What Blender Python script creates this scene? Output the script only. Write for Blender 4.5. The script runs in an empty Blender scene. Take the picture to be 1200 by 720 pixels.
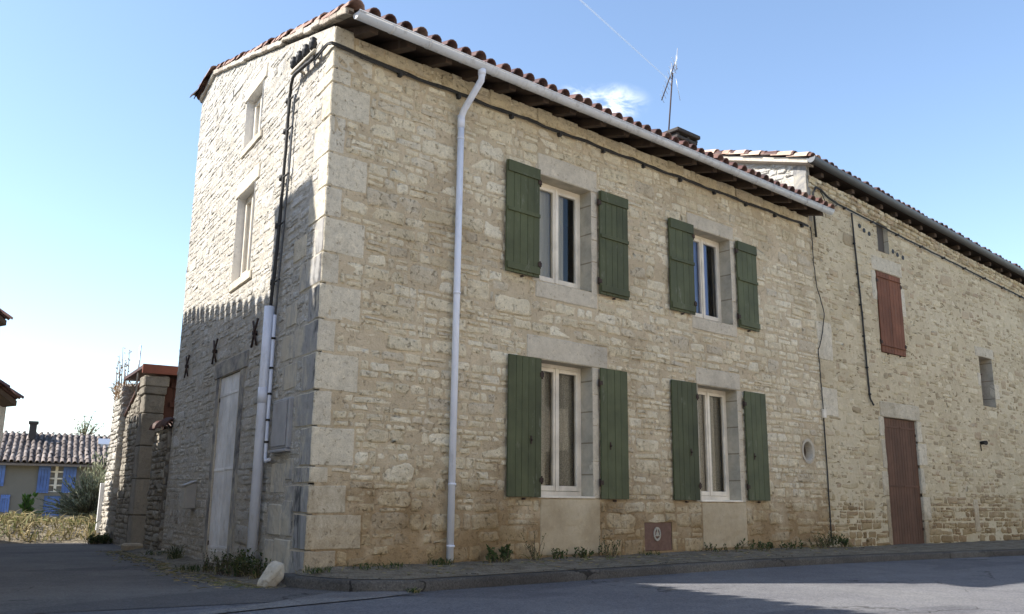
import bpy, bmesh, math, random
from mathutils import Vector, Matrix, noise as mnoise
random.seed(11)
R = random.random
def U(a, b): return a + (b - a) * random.random()
PI = math.pi
SC = bpy.context.scene
COL = SC.collection

# ------------------------------------------------------------------ camera
CAM_POS = Vector((-4.485, -8.164, 0.67))
cam_d = bpy.data.cameras.new('camera')
cam = bpy.data.objects.new('camera', cam_d)
COL.objects.link(cam)
pitch, roll, head = 0.214593732, 0.0113821726, 0.85158614
def cam_axes():
    cp, sp = math.cos(pitch), math.sin(pitch)
    Rz = Matrix.Rotation(roll, 3, 'Z')
    up = Rz @ Vector((0, -cp, sp)); fw = Rz @ Vector((0, sp, cp)); rt = Rz @ Vector((1, 0, 0))
    X = fw * math.cos(head) + rt * math.sin(head)
    Y = fw * math.sin(head) - rt * math.cos(head)
    return Matrix((X, Y, up))
CM = cam_axes()
right = CM @ Vector((1, 0, 0)); upv = CM @ Vector((0, -1, 0)); fwd = CM @ Vector((0, 0, 1))
cam.matrix_world = Matrix(((right.x, upv.x, -fwd.x, CAM_POS.x), (right.y, upv.y, -fwd.y, CAM_POS.y),
                           (right.z, upv.z, -fwd.z, CAM_POS.z), (0, 0, 0, 1)))
cam_d.sensor_width = 36.0
cam_d.lens = 1045.16 / 1200 * 36.0
cam_d.clip_start = 0.05
cam_d.clip_end = 20000
SC.camera = cam
def view_dir(px, py):
    return (CM @ Vector(((px - 600) / 1045.16, (py - 360) / 1045.16, 1))).normalized()

# ------------------------------------------------------------------ world and sun
SUN_EL = math.radians(42.0)
SUN_H = Vector((-0.834, 0.552, 0)).normalized()
W = bpy.data.worlds.new('World'); SC.world = W; W.use_nodes = True
wn, wl = W.node_tree.nodes, W.node_tree.links
bg = wn['Background']
sky = wn.new('ShaderNodeTexSky'); sky.sky_type = 'NISHITA'; sky.sun_disc = False
sky.sun_elevation = SUN_EL
sky.sun_rotation = math.atan2(SUN_H.x, SUN_H.y)
sky.altitude = 100; sky.air_density = 1.0; sky.dust_density = 0.45; sky.ozone_density = 1.0
bg.inputs['Strength'].default_value = 0.12
# thin clouds in the sky dome
tc = wn.new('ShaderNodeTexCoord')
def wmath(op, a, b=None, clamp=False):
    n = wn.new('ShaderNodeMath'); n.operation = op; n.use_clamp = clamp
    for i, v in enumerate((a, b)):
        if v is None: continue
        if isinstance(v, (int, float)): n.inputs[i].default_value = v
        else: wl.new(v, n.inputs[i])
    return n.outputs[0]
def wsmooth(v, a, b):
    n = wn.new('ShaderNodeMapRange'); n.interpolation_type = 'SMOOTHSTEP'
    n.inputs['From Min'].default_value = a; n.inputs['From Max'].default_value = b
    wl.new(v, n.inputs['Value']); return n.outputs[0]
cn = wn.new('ShaderNodeTexNoise'); cn.inputs['Scale'].default_value = 26; cn.inputs['Detail'].default_value = 7
cn.inputs['Roughness'].default_value = 0.62; cn.inputs['Distortion'].default_value = 0.5
mp = wn.new('ShaderNodeMapping'); mp.inputs['Scale'].default_value = (1, 1, 1.9)
wl.new(tc.outputs['Generated'], mp.inputs['Vector']); wl.new(mp.outputs['Vector'], cn.inputs['Vector'])
total = None
for (px, py, rad, amt, lo) in ((712, 122, 0.052, 0.9, 0.38), (675, 112, 0.03, 0.55, 0.42), (115, 468, 0.040, 0.7, 0.40), (30, 457, 0.022, 0.55, 0.40), (20, 445, 0.03, 0.3, 0.4), (60, 520, 0.10, 0.45, 0.36)):
    d = view_dir(px, py)
    vd = wn.new('ShaderNodeVectorMath'); vd.operation = 'SUBTRACT'
    wl.new(tc.outputs['Generated'], vd.inputs[0]); vd.inputs[1].default_value = d
    vs = wn.new('ShaderNodeVectorMath'); vs.operation = 'MULTIPLY'; wl.new(vd.outputs[0], vs.inputs[0]); vs.inputs[1].default_value = (1, 1, 2.2)
    vl = wn.new('ShaderNodeVectorMath'); vl.operation = 'LENGTH'; wl.new(vs.outputs[0], vl.inputs[0])
    m = wsmooth(vl.outputs['Value'], rad, rad * 0.15)
    c = wsmooth(cn.outputs['Fac'], lo, lo + 0.28)
    k = wmath('MULTIPLY', wmath('MULTIPLY', m, c), amt)
    total = k if total is None else wmath('MAXIMUM', total, k)
mixc = wn.new('ShaderNodeMix'); mixc.data_type = 'RGBA'
wl.new(total, mixc.inputs['Factor']); wl.new(sky.outputs['Color'], mixc.inputs['A'])
mixc.inputs['B'].default_value = (6.0, 6.2, 6.4, 1)
wl.new(mixc.outputs['Result'], bg.inputs['Color'])

sd = bpy.data.lights.new('sun', 'SUN'); sd.energy = 4.25; sd.angle = math.radians(0.53); sd.color = (1.0, 0.94, 0.85)
sun = bpy.data.objects.new('sun', sd); COL.objects.link(sun)
SUN_DIR = (SUN_H * math.cos(SUN_EL) + Vector((0, 0, math.sin(SUN_EL)))).normalized()
sun.rotation_euler = SUN_DIR.to_track_quat('Z', 'Y').to_euler()
sun.location = SUN_DIR * 60
SC.view_settings.view_transform = 'Standard'
SC.view_settings.look = 'None'
SC.view_settings.exposure = 1.28
SC.view_settings.gamma = 1.0
SC.render.engine = 'CYCLES'
SC.cycles.use_denoising = True
SC.cycles.max_bounces = 7
SC.cycles.diffuse_bounces = 4
SC.cycles.transparent_max_bounces = 12

# ------------------------------------------------------------------ mesh helpers
class MB:
    def __init__(s): s.v = []; s.f = []; s.m = []; s.sm = []
    def face(s, idx, mat=0, smooth=False): s.f.append(tuple(idx)); s.m.append(mat); s.sm.append(smooth)
    def add(s, verts, faces, mat=0, smooth=False):
        o = len(s.v); s.v.extend([tuple(p) for p in verts])
        for f in faces: s.face([i + o for i in f], mat, smooth)
    def box(s, lo, hi, T=None, mat=0):
        x0, y0, z0 = lo; x1, y1, z1 = hi
        vs = [(x0, y0, z0), (x1, y0, z0), (x1, y1, z0), (x0, y1, z0), (x0, y0, z1), (x1, y0, z1), (x1, y1, z1), (x0, y1, z1)]
        if T: vs = [T(*p) for p in vs]
        s.add(vs, [(0, 3, 2, 1), (4, 5, 6, 7), (0, 1, 5, 4), (1, 2, 6, 5), (2, 3, 7, 6), (3, 0, 4, 7)], mat)
    def quad(s, a, b, c, d, mat=0, smooth=False): s.add([a, b, c, d], [(0, 1, 2, 3)], mat, smooth)
    def tube(s, pts, r, n=8, mat=0, caps=True):
        pts = [Vector(p) for p in pts]; rings = []
        up = Vector((0.13, 0.21, 0.97))
        o = len(s.v)
        prev = None
        for i, p in enumerate(pts):
            t = (pts[min(i + 1, len(pts) - 1)] - pts[max(i - 1, 0)])
            if t.length < 1e-9: t = Vector((0, 0, 1))
            t.normalize()
            a = (prev if prev is not None else (up if abs(t.dot(up)) < 0.9 else Vector((1, 0.2, 0))))
            a = (a - t * a.dot(t)).normalized(); prev = a
            b = t.cross(a)
            rr = r[i] if isinstance(r, (list, tuple)) else r
            for k in range(n):
                th = 2 * PI * k / n
                s.v.append(tuple(p + a * (rr * math.cos(th)) + b * (rr * math.sin(th))))
        for i in range(len(pts) - 1):
            for k in range(n):
                k2 = (k + 1) % n
                s.face((o + i * n + k, o + i * n + k2, o + (i + 1) * n + k2, o + (i + 1) * n + k), mat, True)
        if caps:
            s.face([o + k for k in range(n)][::-1], mat)
            s.face([o + (len(pts) - 1) * n + k for k in range(n)], mat)
    def build(s, name, mats, parent=None, bevel=0.0, recalc=True, loc=None, rough=0.0):
        me = bpy.data.meshes.new(name)
        me.from_pydata(s.v, [], s.f)
        if not isinstance(mats, (list, tuple)): mats = [mats]
        for m in mats: me.materials.append(m)
        me.polygons.foreach_set('material_index', s.m)
        me.polygons.foreach_set('use_smooth', s.sm)
        me.update()
        if bevel > 0 or recalc:
            bm = bmesh.new(); bm.from_mesh(me)
            if recalc: bmesh.ops.recalc_face_normals(bm, faces=bm.faces)
            if bevel > 0:
                es = [e for e in bm.edges if len(e.link_faces) == 2 and e.calc_face_angle(0) > 0.5]
                bmesh.ops.bevel(bm, geom=es, offset=bevel, segments=1, affect='EDGES', profile=0.5, clamp_overlap=True)
            if rough > 0:
                for _ in range(3):
                    es = [e for e in bm.edges if e.calc_length() > 0.07]
                    if es: bmesh.ops.subdivide_edges(bm, edges=es, cuts=1, use_grid_fill=True)
                for v in bm.verts:
                    v.co += mnoise.noise_vector(v.co * 6.0) * rough + mnoise.noise_vector(v.co * 27.0) * rough * 0.6
            bm.to_mesh(me); bm.free()
        o = bpy.data.objects.new(name, me); COL.objects.link(o)
        if parent is not None:
            o.parent = parent
            if parent.type == 'EMPTY' and parent.location.length > 0:
                o.matrix_parent_inverse = Matrix.Translation(-parent.location)
        return o
def tag(o, label=None, cat=None, group=None, kind=None):
    if label: o['label'] = label
    if cat: o['category'] = cat
    if group: o['group'] = group
    if kind: o['kind'] = kind
    return o
def thing(name, label, cat, loc=(0, 0, 0), group=None):
    o = bpy.data.objects.new(name, None); COL.objects.link(o); o.location = loc; o.empty_display_size = 0.2
    return tag(o, label, cat, group)
def struct(name, mb, mat, **k):
    o = mb.build(name, mat, **k); o['kind'] = 'structure'; return o

# ------------------------------------------------------------------ materials
class NT:
    def __init__(s, name):
        s.m = bpy.data.materials.new(name); s.m.use_nodes = True
        s.n, s.l = s.m.node_tree.nodes, s.m.node_tree.links
        s.p = s.n['Principled BSDF']; s.out = s.n['Material Output']
        s.p.inputs['Specular IOR Level'].default_value = 0.3
    def new(s, t, **kw):
        n = s.n.new(t)
        for k, v in kw.items(): setattr(n, k, v)
        return n
    def coord(s, scale=(1, 1, 1), kind='Object'):
        t = s.new('ShaderNodeTexCoord'); m = s.new('ShaderNodeMapping'); m.inputs['Scale'].default_value = scale
        s.l.new(t.outputs[kind], m.inputs['Vector']); return m.outputs['Vector']
    def noise(s, scale, detail=4, rough=0.6, vec=None, dist=0):
        n = s.new('ShaderNodeTexNoise'); n.inputs['Scale'].default_value = scale; n.inputs['Detail'].default_value = detail
        n.inputs['Roughness'].default_value = rough; n.inputs['Distortion'].default_value = dist
        s.l.new(vec if vec is not None else s.coord(), n.inputs['Vector']); return n.outputs['Fac']
    def ramp(s, fac, stops, interp='LINEAR'):
        r = s.new('ShaderNodeValToRGB'); r.color_ramp.interpolation = interp
        e = r.color_ramp.elements
        while len(e) < len(stops): e.new(0.5)
        for i, (p, c) in enumerate(stops):
            e[i].position = p
            e[i].color = (c[0], c[1], c[2], 1) if isinstance(c, (tuple, list)) else (c, c, c, 1)
        s.l.new(fac, r.inputs['Fac']); return r.outputs['Color']
    def mix(s, a, b, fac, mode='MIX'):
        n = s.new('ShaderNodeMix', data_type='RGBA', blend_type=mode)
        for k, v in (('A', a), ('B', b), ('Factor', fac)):
            if isinstance(v, (int, float)) and k == 'Factor': n.inputs[k].default_value = v
            elif isinstance(v, (tuple, list)): n.inputs[k].default_value = (v[0], v[1], v[2], 1)
            else: s.l.new(v, n.inputs[k])
        return n.outputs['Result']
    def math(s, op, a, b=None, clamp=False):
        n = s.new('ShaderNodeMath', operation=op, use_clamp=clamp)
        for i, v in enumerate((a, b)):
            if v is None: continue
            if isinstance(v, (int, float)): n.inputs[i].default_value = v
            else: s.l.new(v, n.inputs[i])
        return n.outputs[0]
    def smooth(s, v, a, b):
        n = s.new('ShaderNodeMapRange', interpolation_type='SMOOTHSTEP')
        n.inputs['From Min'].default_value = a; n.inputs['From Max'].default_value = b
        s.l.new(v, n.inputs['Value']); return n.outputs[0]
    def distort(s, vec, scale, amt):
        n = s.new('ShaderNodeTexNoise'); n.inputs['Scale'].default_value = scale; n.inputs['Detail'].default_value = 3; s.l.new(vec, n.inputs['Vector'])
        a = s.new('ShaderNodeVectorMath', operation='MULTIPLY_ADD'); s.l.new(n.outputs['Color'], a.inputs[0]); a.inputs[1].default_value = (amt,) * 3; s.l.new(vec, a.inputs[2]); return a.outputs[0]
    def island(s): return s.new('ShaderNodeNewGeometry').outputs['Random Per Island']
    def bump(s, h, strength=0.5, dist=0.01, prev=None):
        b = s.new('ShaderNodeBump'); b.inputs['Strength'].default_value = strength; b.inputs['Distance'].default_value = dist
        s.l.new(h, b.inputs['Height'])
        if prev is not None: s.l.new(prev, b.inputs['Normal'])
        return b.outputs['Normal']
    def done(s, col, rough=0.9, normal=None, metal=0, spec=None):
        if isinstance(col, (tuple, list)): s.p.inputs['Base Color'].default_value = (col[0], col[1], col[2], 1)
        else: s.l.new(col, s.p.inputs['Base Color'])
        if isinstance(rough, (int, float)): s.p.inputs['Roughness'].default_value = rough
        else: s.l.new(rough, s.p.inputs['Roughness'])
        if normal is not None: s.l.new(normal, s.p.inputs['Normal'])
        s.p.inputs['Metallic'].default_value = metal
        if spec is not None: s.p.inputs['Specular IOR Level'].default_value = spec
        return s.m

def stone_mat(name, stops, mottle=0.35, pit=0.5, bump=0.6, bdist=0.012, stain=(0.55, 0.50, 0.42), stain_amt=0.4, fine=55, bdirt=0.0, island=True):
    t = NT(name)
    co = t.coord()
    if island: c = t.ramp(t.island(), stops)
    else: c = t.ramp(t.noise(1.1, 3, 0.6, co), stops)
    n1 = t.noise(9, 6, 0.65, co); n2 = t.noise(fine, 5, 0.7, co); n3 = t.noise(0.7, 4, 0.6, co, 0.4)
    c = t.mix(c, t.ramp(n1, [(0.25, 0.62), (0.5, 0.95), (0.75, 1.18)]), mottle, 'MULTIPLY')
    c = t.mix(c, t.ramp(n2, [(0.3, 0.55), (0.55, 1.0)]), pit * 0.6, 'MULTIPLY')
    c = t.mix(c, stain, t.math('MULTIPLY', t.smooth(n3, 0.48, 0.72), stain_amt), 'MULTIPLY')
    if bdirt > 0:
        sx = t.new('ShaderNodeSeparateXYZ'); t.l.new(co, sx.inputs[0])
        lowz = t.math('ADD', sx.outputs['Z'], t.math('MULTIPLY', t.math('SUBTRACT', t.noise(2.2, 5, 0.65, co), 0.5), 2.2))
        c = t.mix(c, (0.56, 0.47, 0.36), t.math('MULTIPLY', t.smooth(lowz, 1.3, 0.1), bdirt), 'MULTIPLY')
    vor = t.new('ShaderNodeTexVoronoi'); vor.inputs['Scale'].default_value = 30; t.l.new(t.distort(co, 14, 0.05), vor.inputs['Vector'])
    pits = t.smooth(vor.outputs['Distance'], 0.05, 0.35)
    chip = t.math('MULTIPLY', t.smooth(t.noise(20, 5, 0.72, co, 0.8), 0.44, 0.33), pit)
    c = t.mix(c, (0.50, 0.45, 0.38), chip, 'MULTIPLY')
    pale = t.smooth(t.noise(6.5, 5, 0.7, co, 0.5), 0.56, 0.70)
    c = t.mix(c, (1.22, 1.21, 1.19), t.math('MULTIPLY', pale, 0.7), 'MULTIPLY')
    h = t.math('SUBTRACT', t.math('ADD', t.math('MULTIPLY', n1, 1.6), t.math('ADD', t.math('MULTIPLY', n2, 0.5), t.math('MULTIPLY', pits, 0.35 * pit))), t.math('MULTIPLY', chip, 0.7))
    return t.done(c, 0.93, t.bump(h, bump, bdist), spec=0.15)

M = {}
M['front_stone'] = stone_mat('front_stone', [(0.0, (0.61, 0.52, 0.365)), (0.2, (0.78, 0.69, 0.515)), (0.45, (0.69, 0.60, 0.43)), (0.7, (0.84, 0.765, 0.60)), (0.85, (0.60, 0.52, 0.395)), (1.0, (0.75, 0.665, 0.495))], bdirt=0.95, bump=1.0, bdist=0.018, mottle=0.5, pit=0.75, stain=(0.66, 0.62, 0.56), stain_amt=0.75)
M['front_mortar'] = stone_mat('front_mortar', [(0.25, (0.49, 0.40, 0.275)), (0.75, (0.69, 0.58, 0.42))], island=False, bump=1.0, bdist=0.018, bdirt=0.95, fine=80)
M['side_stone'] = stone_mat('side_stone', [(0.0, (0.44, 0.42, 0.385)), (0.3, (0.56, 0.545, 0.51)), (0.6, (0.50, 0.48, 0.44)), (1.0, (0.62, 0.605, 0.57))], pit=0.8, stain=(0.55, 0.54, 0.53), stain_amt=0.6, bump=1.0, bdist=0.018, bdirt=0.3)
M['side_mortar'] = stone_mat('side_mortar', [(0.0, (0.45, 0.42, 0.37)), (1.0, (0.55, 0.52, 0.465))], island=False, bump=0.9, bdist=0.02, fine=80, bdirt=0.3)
M['quoin'] = stone_mat('dressed_limestone', [(0.0, (0.55, 0.495, 0.39)), (0.5, (0.67, 0.61, 0.49)), (1.0, (0.60, 0.55, 0.455))], bump=0.6, bdist=0.012, pit=0.8, fine=70, stain_amt=0.45, mottle=0.6, bdirt=0.7)
M['lintel'] = stone_mat('lintel_limestone', [(0.0, (0.58, 0.52, 0.42)), (1.0, (0.66, 0.60, 0.495))], bump=0.45, bdist=0.01, pit=0.6, fine=70, stain=(0.5, 0.5, 0.52), stain_amt=0.6, mottle=0.5)
M['panel'] = stone_mat('smooth_render', [(0.0, (0.52, 0.445, 0.32)), (1.0, (0.60, 0.515, 0.38))], island=False, bump=0.3, bdist=0.008, pit=0.25, fine=60, bdirt=0.4, stain_amt=0.5)
M['barn_stone'] = stone_mat('barn_stone', [(0.0, (0.37, 0.30, 0.20)), (0.3, (0.57, 0.485, 0.325)), (0.7, (0.69, 0.61, 0.445)), (0.85, (0.46, 0.36, 0.25)), (1.0, (0.53, 0.44, 0.30))], bump=0.9, bdist=0.015, bdirt=0.9)
def barn_mortar():
    t = NT('barn_mortar'); co = t.coord()
    c = t.ramp(t.noise(0.8, 4, 0.6, co), [(0.25, (0.43, 0.36, 0.245)), (0.5, (0.57, 0.49, 0.345)), (0.75, (0.64, 0.565, 0.415))])
    n1 = t.noise(11, 6, 0.7, co, 0.6); n2 = t.noise(60, 4, 0.7, co)
    st = t.new('ShaderNodeMapping'); st.inputs['Scale'].default_value = (0.7, 0.7, 2.4); t.l.new(co, st.inputs['Vector'])
    n3 = t.noise(8.5, 3, 0.55, st.outputs['Vector'], 0.8)
    crack = t.math('MULTIPLY', t.smooth(n3, 0.375, 0.34), t.smooth(t.noise(1.1, 3, 0.6, co), 0.38, 0.58))
    c = t.mix(c, t.ramp(n1, [(0.25, 0.65), (0.7, 1.12)]), 0.45, 'MULTIPLY')
    c = t.mix(c, (0.42, 0.36, 0.27), crack, 'MULTIPLY')
    h = t.math('SUBTRACT', t.math('ADD', t.math('MULTIPLY', n1, 1.5), t.math('MULTIPLY', n2, 0.4)), t.math('MULTIPLY', crack, 2.0))
    return t.done(c, 0.95, t.bump(h, 0.8, 0.016), spec=0.1)
M['barn_mortar'] = barn_mortar()
def weathered():
    t = NT('weathered_limestone'); co = t.coord()
    a = t.noise(3.5, 6, 0.65, co, 0.5); n2 = t.noise(50, 4, 0.7, co)
    c = t.ramp(a, [(0.30, (0.10, 0.10, 0.105)), (0.45, (0.25, 0.245, 0.24)), (0.6, (0.40, 0.375, 0.32)), (0.8, (0.46, 0.42, 0.35))])
    return t.done(c, 0.95, t.bump(t.math('ADD', a, t.math('MULTIPLY', n2, 0.4)), 0.5, 0.01), spec=0.1)
M['weathered'] = weathered()
def reveal_m():
    t = NT('window_reveal_stone'); co = t.coord()
    a = t.noise(6, 6, 0.7, co, 0.3); n2 = t.noise(55, 5, 0.7, co); b = t.noise(2.1, 3, 0.6, co)
    c = t.ramp(b, [(0.35, (0.42, 0.385, 0.315)), (0.6, (0.54, 0.485, 0.385)), (0.8, (0.48, 0.435, 0.35))])
    c = t.mix(c, t.ramp(a, [(0.3, 0.62), (0.55, 1.0), (0.75, 1.12)]), 0.6, 'MULTIPLY')
    sx = t.new('ShaderNodeSeparateXYZ'); t.l.new(co, sx.inputs[0])
    wv = t.math('FRACT', t.math('MULTIPLY', sx.outputs['Z'], 2.45))
    j = t.smooth(t.math('ABSOLUTE', t.math('SUBTRACT', wv, 0.5)), 0.03, 0.012)
    c = t.mix(c, (0.5, 0.45, 0.38), t.math('MULTIPLY', j, 0.8), 'MULTIPLY')
    h = t.math('SUBTRACT', t.math('ADD', a, t.math('MULTIPLY', n2, 0.5)), j)
    return t.done(c, 0.95, t.bump(h, 0.6, 0.01), spec=0.1)
M['reveal'] = reveal_m()
def black_stain():
    t = NT('sooty_limestone'); co = t.coord(); cs = t.coord((1, 1, 0.45))
    a = t.noise(4.2, 6, 0.72, cs, 0.4); n2 = t.noise(60, 4, 0.7, co); b = t.noise(1.3, 3, 0.6, co)
    sx = t.new('ShaderNodeSeparateXYZ'); t.l.new(co, sx.inputs[0])
    edge = t.smooth(sx.outputs['Y'], 0.9, 0.0)          # a rain streak that hugs the corner edge
    q = t.noise(2.3, 5, 0.7, t.coord((1, 1.4, 0.5)), 0.6)
    c = t.mix((0.53, 0.485, 0.40), (0.33, 0.325, 0.32), t.smooth(t.math('ADD', a, t.math('MULTIPLY', edge, 0.16)), 0.46, 0.66))
    c = t.mix(c, (0.055, 0.056, 0.062), t.math('MULTIPLY', t.smooth(t.math('ADD', q, t.math('MULTIPLY', edge, 0.12)), 0.59, 0.74), 0.85))
    return t.done(c, 0.95, t.bump(t.math('ADD', a, t.math('MULTIPLY', n2, 0.4)), 0.5, 0.01), spec=0.1)
M['soot'] = black_stain()

def paint(name, col, rough=0.55, grain=(1, 1, 0.06), var=0.35, worn=None, worn_amt=0.0, island_amt=0.5, bump=0.25):
    t = NT(name); co = t.coord(grain)
    n = t.noise(45, 5, 0.65, co); b = t.noise(2.5, 4, 0.6, t.coord())
    c = t.mix(col, t.ramp(n, [(0.3, 0.7), (0.7, 1.15)]), var, 'MULTIPLY')
    c = t.mix(c, t.ramp(b, [(0.3, 0.68), (0.7, 1.22)]), 0.75, 'MULTIPLY')
    c = t.mix(c, t.ramp(t.island(), [(0, 0.75), (1, 1.15)]), island_amt, 'MULTIPLY')
    c = t.mix(c, t.ramp(t.new('ShaderNodeObjectInfo').outputs['Random'], [(0, 0.82), (1, 1.15)]), 1.0, 'MULTIPLY')
    if worn: c = t.mix(c, worn, t.math('MULTIPLY', t.smooth(t.noise(7, 7, 0.75, t.coord((1, 1, 0.35))), 0.58, 0.68), worn_amt))
    return t.done(c, rough, t.bump(n, bump, 0.004))
M['green'] = paint('green_shutter_paint', (0.082, 0.092, 0.044), 0.65, worn=(0.17, 0.175, 0.13), worn_amt=0.6)
M['red'] = paint('red_brown_paint', (0.180, 0.074, 0.042), 0.8, worn=(0.16, 0.10, 0.075), worn_amt=0.5)
M['red_door'] = paint('dark_red_door_paint', (0.115, 0.060, 0.037), 0.8, worn=(0.15, 0.09, 0.065), worn_amt=0.5)
M['white_wood'] = paint('white_wood_paint', (0.74, 0.745, 0.76), 0.55, worn=(0.40, 0.36, 0.30), worn_amt=0.6, island_amt=0.1)
M['worn_wood'] = paint('worn_white_wood', (0.50, 0.47, 0.42), 0.8, worn=(0.22, 0.19, 0.15), worn_amt=0.9, island_amt=0.2)
M['cream'] = paint('cream_window_paint', (0.78, 0.715, 0.61), 0.45, worn_amt=0, island_amt=0.05, var=0.15, bump=0.08)
M['blue'] = paint('blue_shutter_paint', (0.12, 0.20, 0.48), 0.6)
M['oldwood'] = paint('dark_old_wood', (0.075, 0.052, 0.038), 0.85, grain=(1, 0.06, 1), worn=(0.16, 0.13, 0.10), worn_amt=0.5, bump=0.6)
M['redwood'] = paint('dark_red_boards', (0.085, 0.038, 0.028), 0.85, grain=(0.08, 0.08, 1))
M['fascia'] = paint('red_painted_fascia', (0.24, 0.085, 0.055), 0.7, grain=(0.1, 0.1, 1))
def plain(name, col, rough=0.5, metal=0, var=0.25, scale=8, bump=0.0, spec=0.4, grime=0.0):
    t = NT(name); co = t.coord()
    n = t.noise(scale, 5, 0.65, co)
    c = t.mix(col, t.ramp(n, [(0.3, 0.7), (0.7, 1.15)]), var, 'MULTIPLY')
    if grime: c = t.mix(c, (0.42, 0.38, 0.32), t.math('MULTIPLY', t.smooth(t.noise(9, 6, 0.75, t.coord((1, 1, 0.3))), 0.5, 0.72), grime), 'MULTIPLY')
    nm = t.bump(n, bump, 0.005) if bump else None
    return t.done(c, rough, nm, metal, spec)
M['gutter'] = plain('pale_gutter_plastic', (0.60, 0.60, 0.61), 0.4, var=0.3, scale=5, grime=0.6)
M['pipe'] = plain('grey_pipe_plastic', (0.74, 0.77, 0.87), 0.4, var=0.2, scale=4, grime=0.35)
M['zinc'] = plain('dark_zinc', (0.10, 0.105, 0.115), 0.5, 0.3, 0.4, 4)
M['black'] = plain('black_rubber', (0.018, 0.018, 0.02), 0.6, var=0.3)
M['cable'] = plain('dusty_black_cable', (0.035, 0.034, 0.034), 0.7, var=0.4)
M['iron'] = plain('rusted_iron', (0.055, 0.035, 0.028), 0.8, 0.2, 0.5, 30, 0.4)
M['grey_box'] = plain('grey_meter_plastic', (0.36, 0.36, 0.375), 0.6, var=0.6, scale=5)
M['mailbox'] = plain('beige_painted_steel', (0.42, 0.40, 0.37), 0.5, var=0.3)
M['chim'] = plain('dark_chimney_stone', (0.06, 0.053, 0.048), 0.9, var=0.6, scale=12, bump=0.5)
M['curtain_blue'] = plain('blue_curtain', (0.22, 0.30, 0.68), 0.9, var=0.3)
M['far_pane'] = plain('curtained_pane', (0.22, 0.21, 0.19), 0.25, var=0.6, scale=3)
M['interior'] = plain('dark_interior', (0.10, 0.09, 0.08), 0.9)
M['alu'] = plain('aluminium', (0.55, 0.56, 0.58), 0.4, 0.8, 0.2)
M['brickred'] = plain('red_brick_panel', (0.17, 0.10, 0.075), 0.9, var=0.9, scale=14, bump=0.5)
M['rock'] = stone_mat('loose_rock', [(0, (0.52, 0.48, 0.40)), (1, (0.52, 0.48, 0.40))], bump=0.8, bdist=0.015)
def lace(name, sc, lo, hi, col):
    t = NT(name); co = t.coord((1, 1, 1))
    v = t.new('ShaderNodeTexVoronoi'); v.inputs['Scale'].default_value = sc; t.l.new(co, v.inputs['Vector'])
    fold_shade = t.noise(9, 3, 0.6, t.coord((1, 1, 0.05)))
    c = t.mix(col, t.ramp(fold_shade, [(0.3, 0.6), (0.7, 1.05)]), 0.9, 'MULTIPLY')  # fold shading painted into the curtain colour as vertical bands
    t.done(c, 0.95)
    r = t.new('ShaderNodeMapRange'); r.inputs['From Min'].default_value = 0.3; r.inputs['From Max'].default_value = 0.6; r.inputs['To Min'].default_value = hi; r.inputs['To Max'].default_value = lo
    t.l.new(v.outputs['Distance'], r.inputs['Value']); t.l.new(r.outputs[0], t.p.inputs['Alpha'])
    return t.m
M['lace'] = lace('lace_curtain', 95, 0.55, 0.92, (0.68, 0.62, 0.53))
M['net'] = lace('net_curtain', 160, 0.82, 0.95, (0.74, 0.67, 0.55))
def glass():
    t = NT('window_glass')
    tr = t.new('ShaderNodeBsdfTransparent'); tr.inputs['Color'].default_value = (0.82, 0.85, 0.85, 1)
    gl = t.new('ShaderNodeBsdfGlossy'); gl.inputs['Roughness'].default_value = 0.01
    fr = t.new('ShaderNodeFresnel'); fr.inputs['IOR'].default_value = 1.6
    n = t.noise(1.5, 2, 0.5); b = t.bump(n, 0.04, 0.02); t.l.new(b, gl.inputs['Normal'])
    mx = t.new('ShaderNodeMixShader')
    t.l.new(t.math('MULTIPLY', fr.outputs[0], 0.9, True), mx.inputs['Fac'])
    t.l.new(tr.outputs[0], mx.inputs[1]); t.l.new(gl.outputs[0], mx.inputs[2])
    t.l.new(mx.outputs[0], t.out.inputs['Surface']); return t.m
M['glass'] = glass()
def tile_mat(name, stops, rough=0.75):
    t = NT(name); co = t.coord()
    c = t.ramp(t.island(), stops)
    n = t.noise(14, 5, 0.65, co); n2 = t.noise(70, 3, 0.6, co)
    c = t.mix(c, t.ramp(n, [(0.3, 0.55), (0.7, 1.2)]), 0.6, 'MULTIPLY')
    return t.done(c, rough, t.bump(t.math('ADD', n, t.math('MULTIPLY', n2, 0.4)), 0.5, 0.006), spec=0.3)
M['tile'] = tile_mat('clay_roof_tile', [(0, (0.055, 0.028, 0.023)), (0.4, (0.105, 0.046, 0.035)), (0.7, (0.08, 0.042, 0.035)), (0.9, (0.14, 0.07, 0.052)), (1, (0.17, 0.11, 0.085))], 0.5)
M['tile_lit'] = tile_mat('sunlit_roof_tile', [(0, (0.36, 0.23, 0.17)), (0.4, (0.45, 0.31, 0.24)), (1, (0.50, 0.37, 0.29))])  # lighter copy of the roof tile, sun on the verge put into the colour
M['tile_verge'] = tile_mat('sunlit_verge_tile', [(0, (0.22, 0.12, 0.09)), (0.5, (0.30, 0.18, 0.14)), (1, (0.38, 0.26, 0.21))])  # verge tiles made paler, their sunlit look put into the colour
M['tile_far'] = tile_mat('weathered_pink_tile', [(0, (0.10, 0.08, 0.07)), (0.5, (0.19, 0.155, 0.135)), (1, (0.29, 0.245, 0.215))])
M['verge_mortar'] = stone_mat('verge_mortar', [(0, (0.36, 0.31, 0.26)), (0.5, (0.52, 0.47, 0.40)), (1, (0.60, 0.55, 0.48))], bump=0.8)
M['pillar'] = stone_mat('dark_pillar_stone', [(0, (0.22, 0.20, 0.17)), (1, (0.29, 0.265, 0.225))], bump=0.7, stain=(0.4, 0.4, 0.4), stain_amt=0.7)
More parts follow.
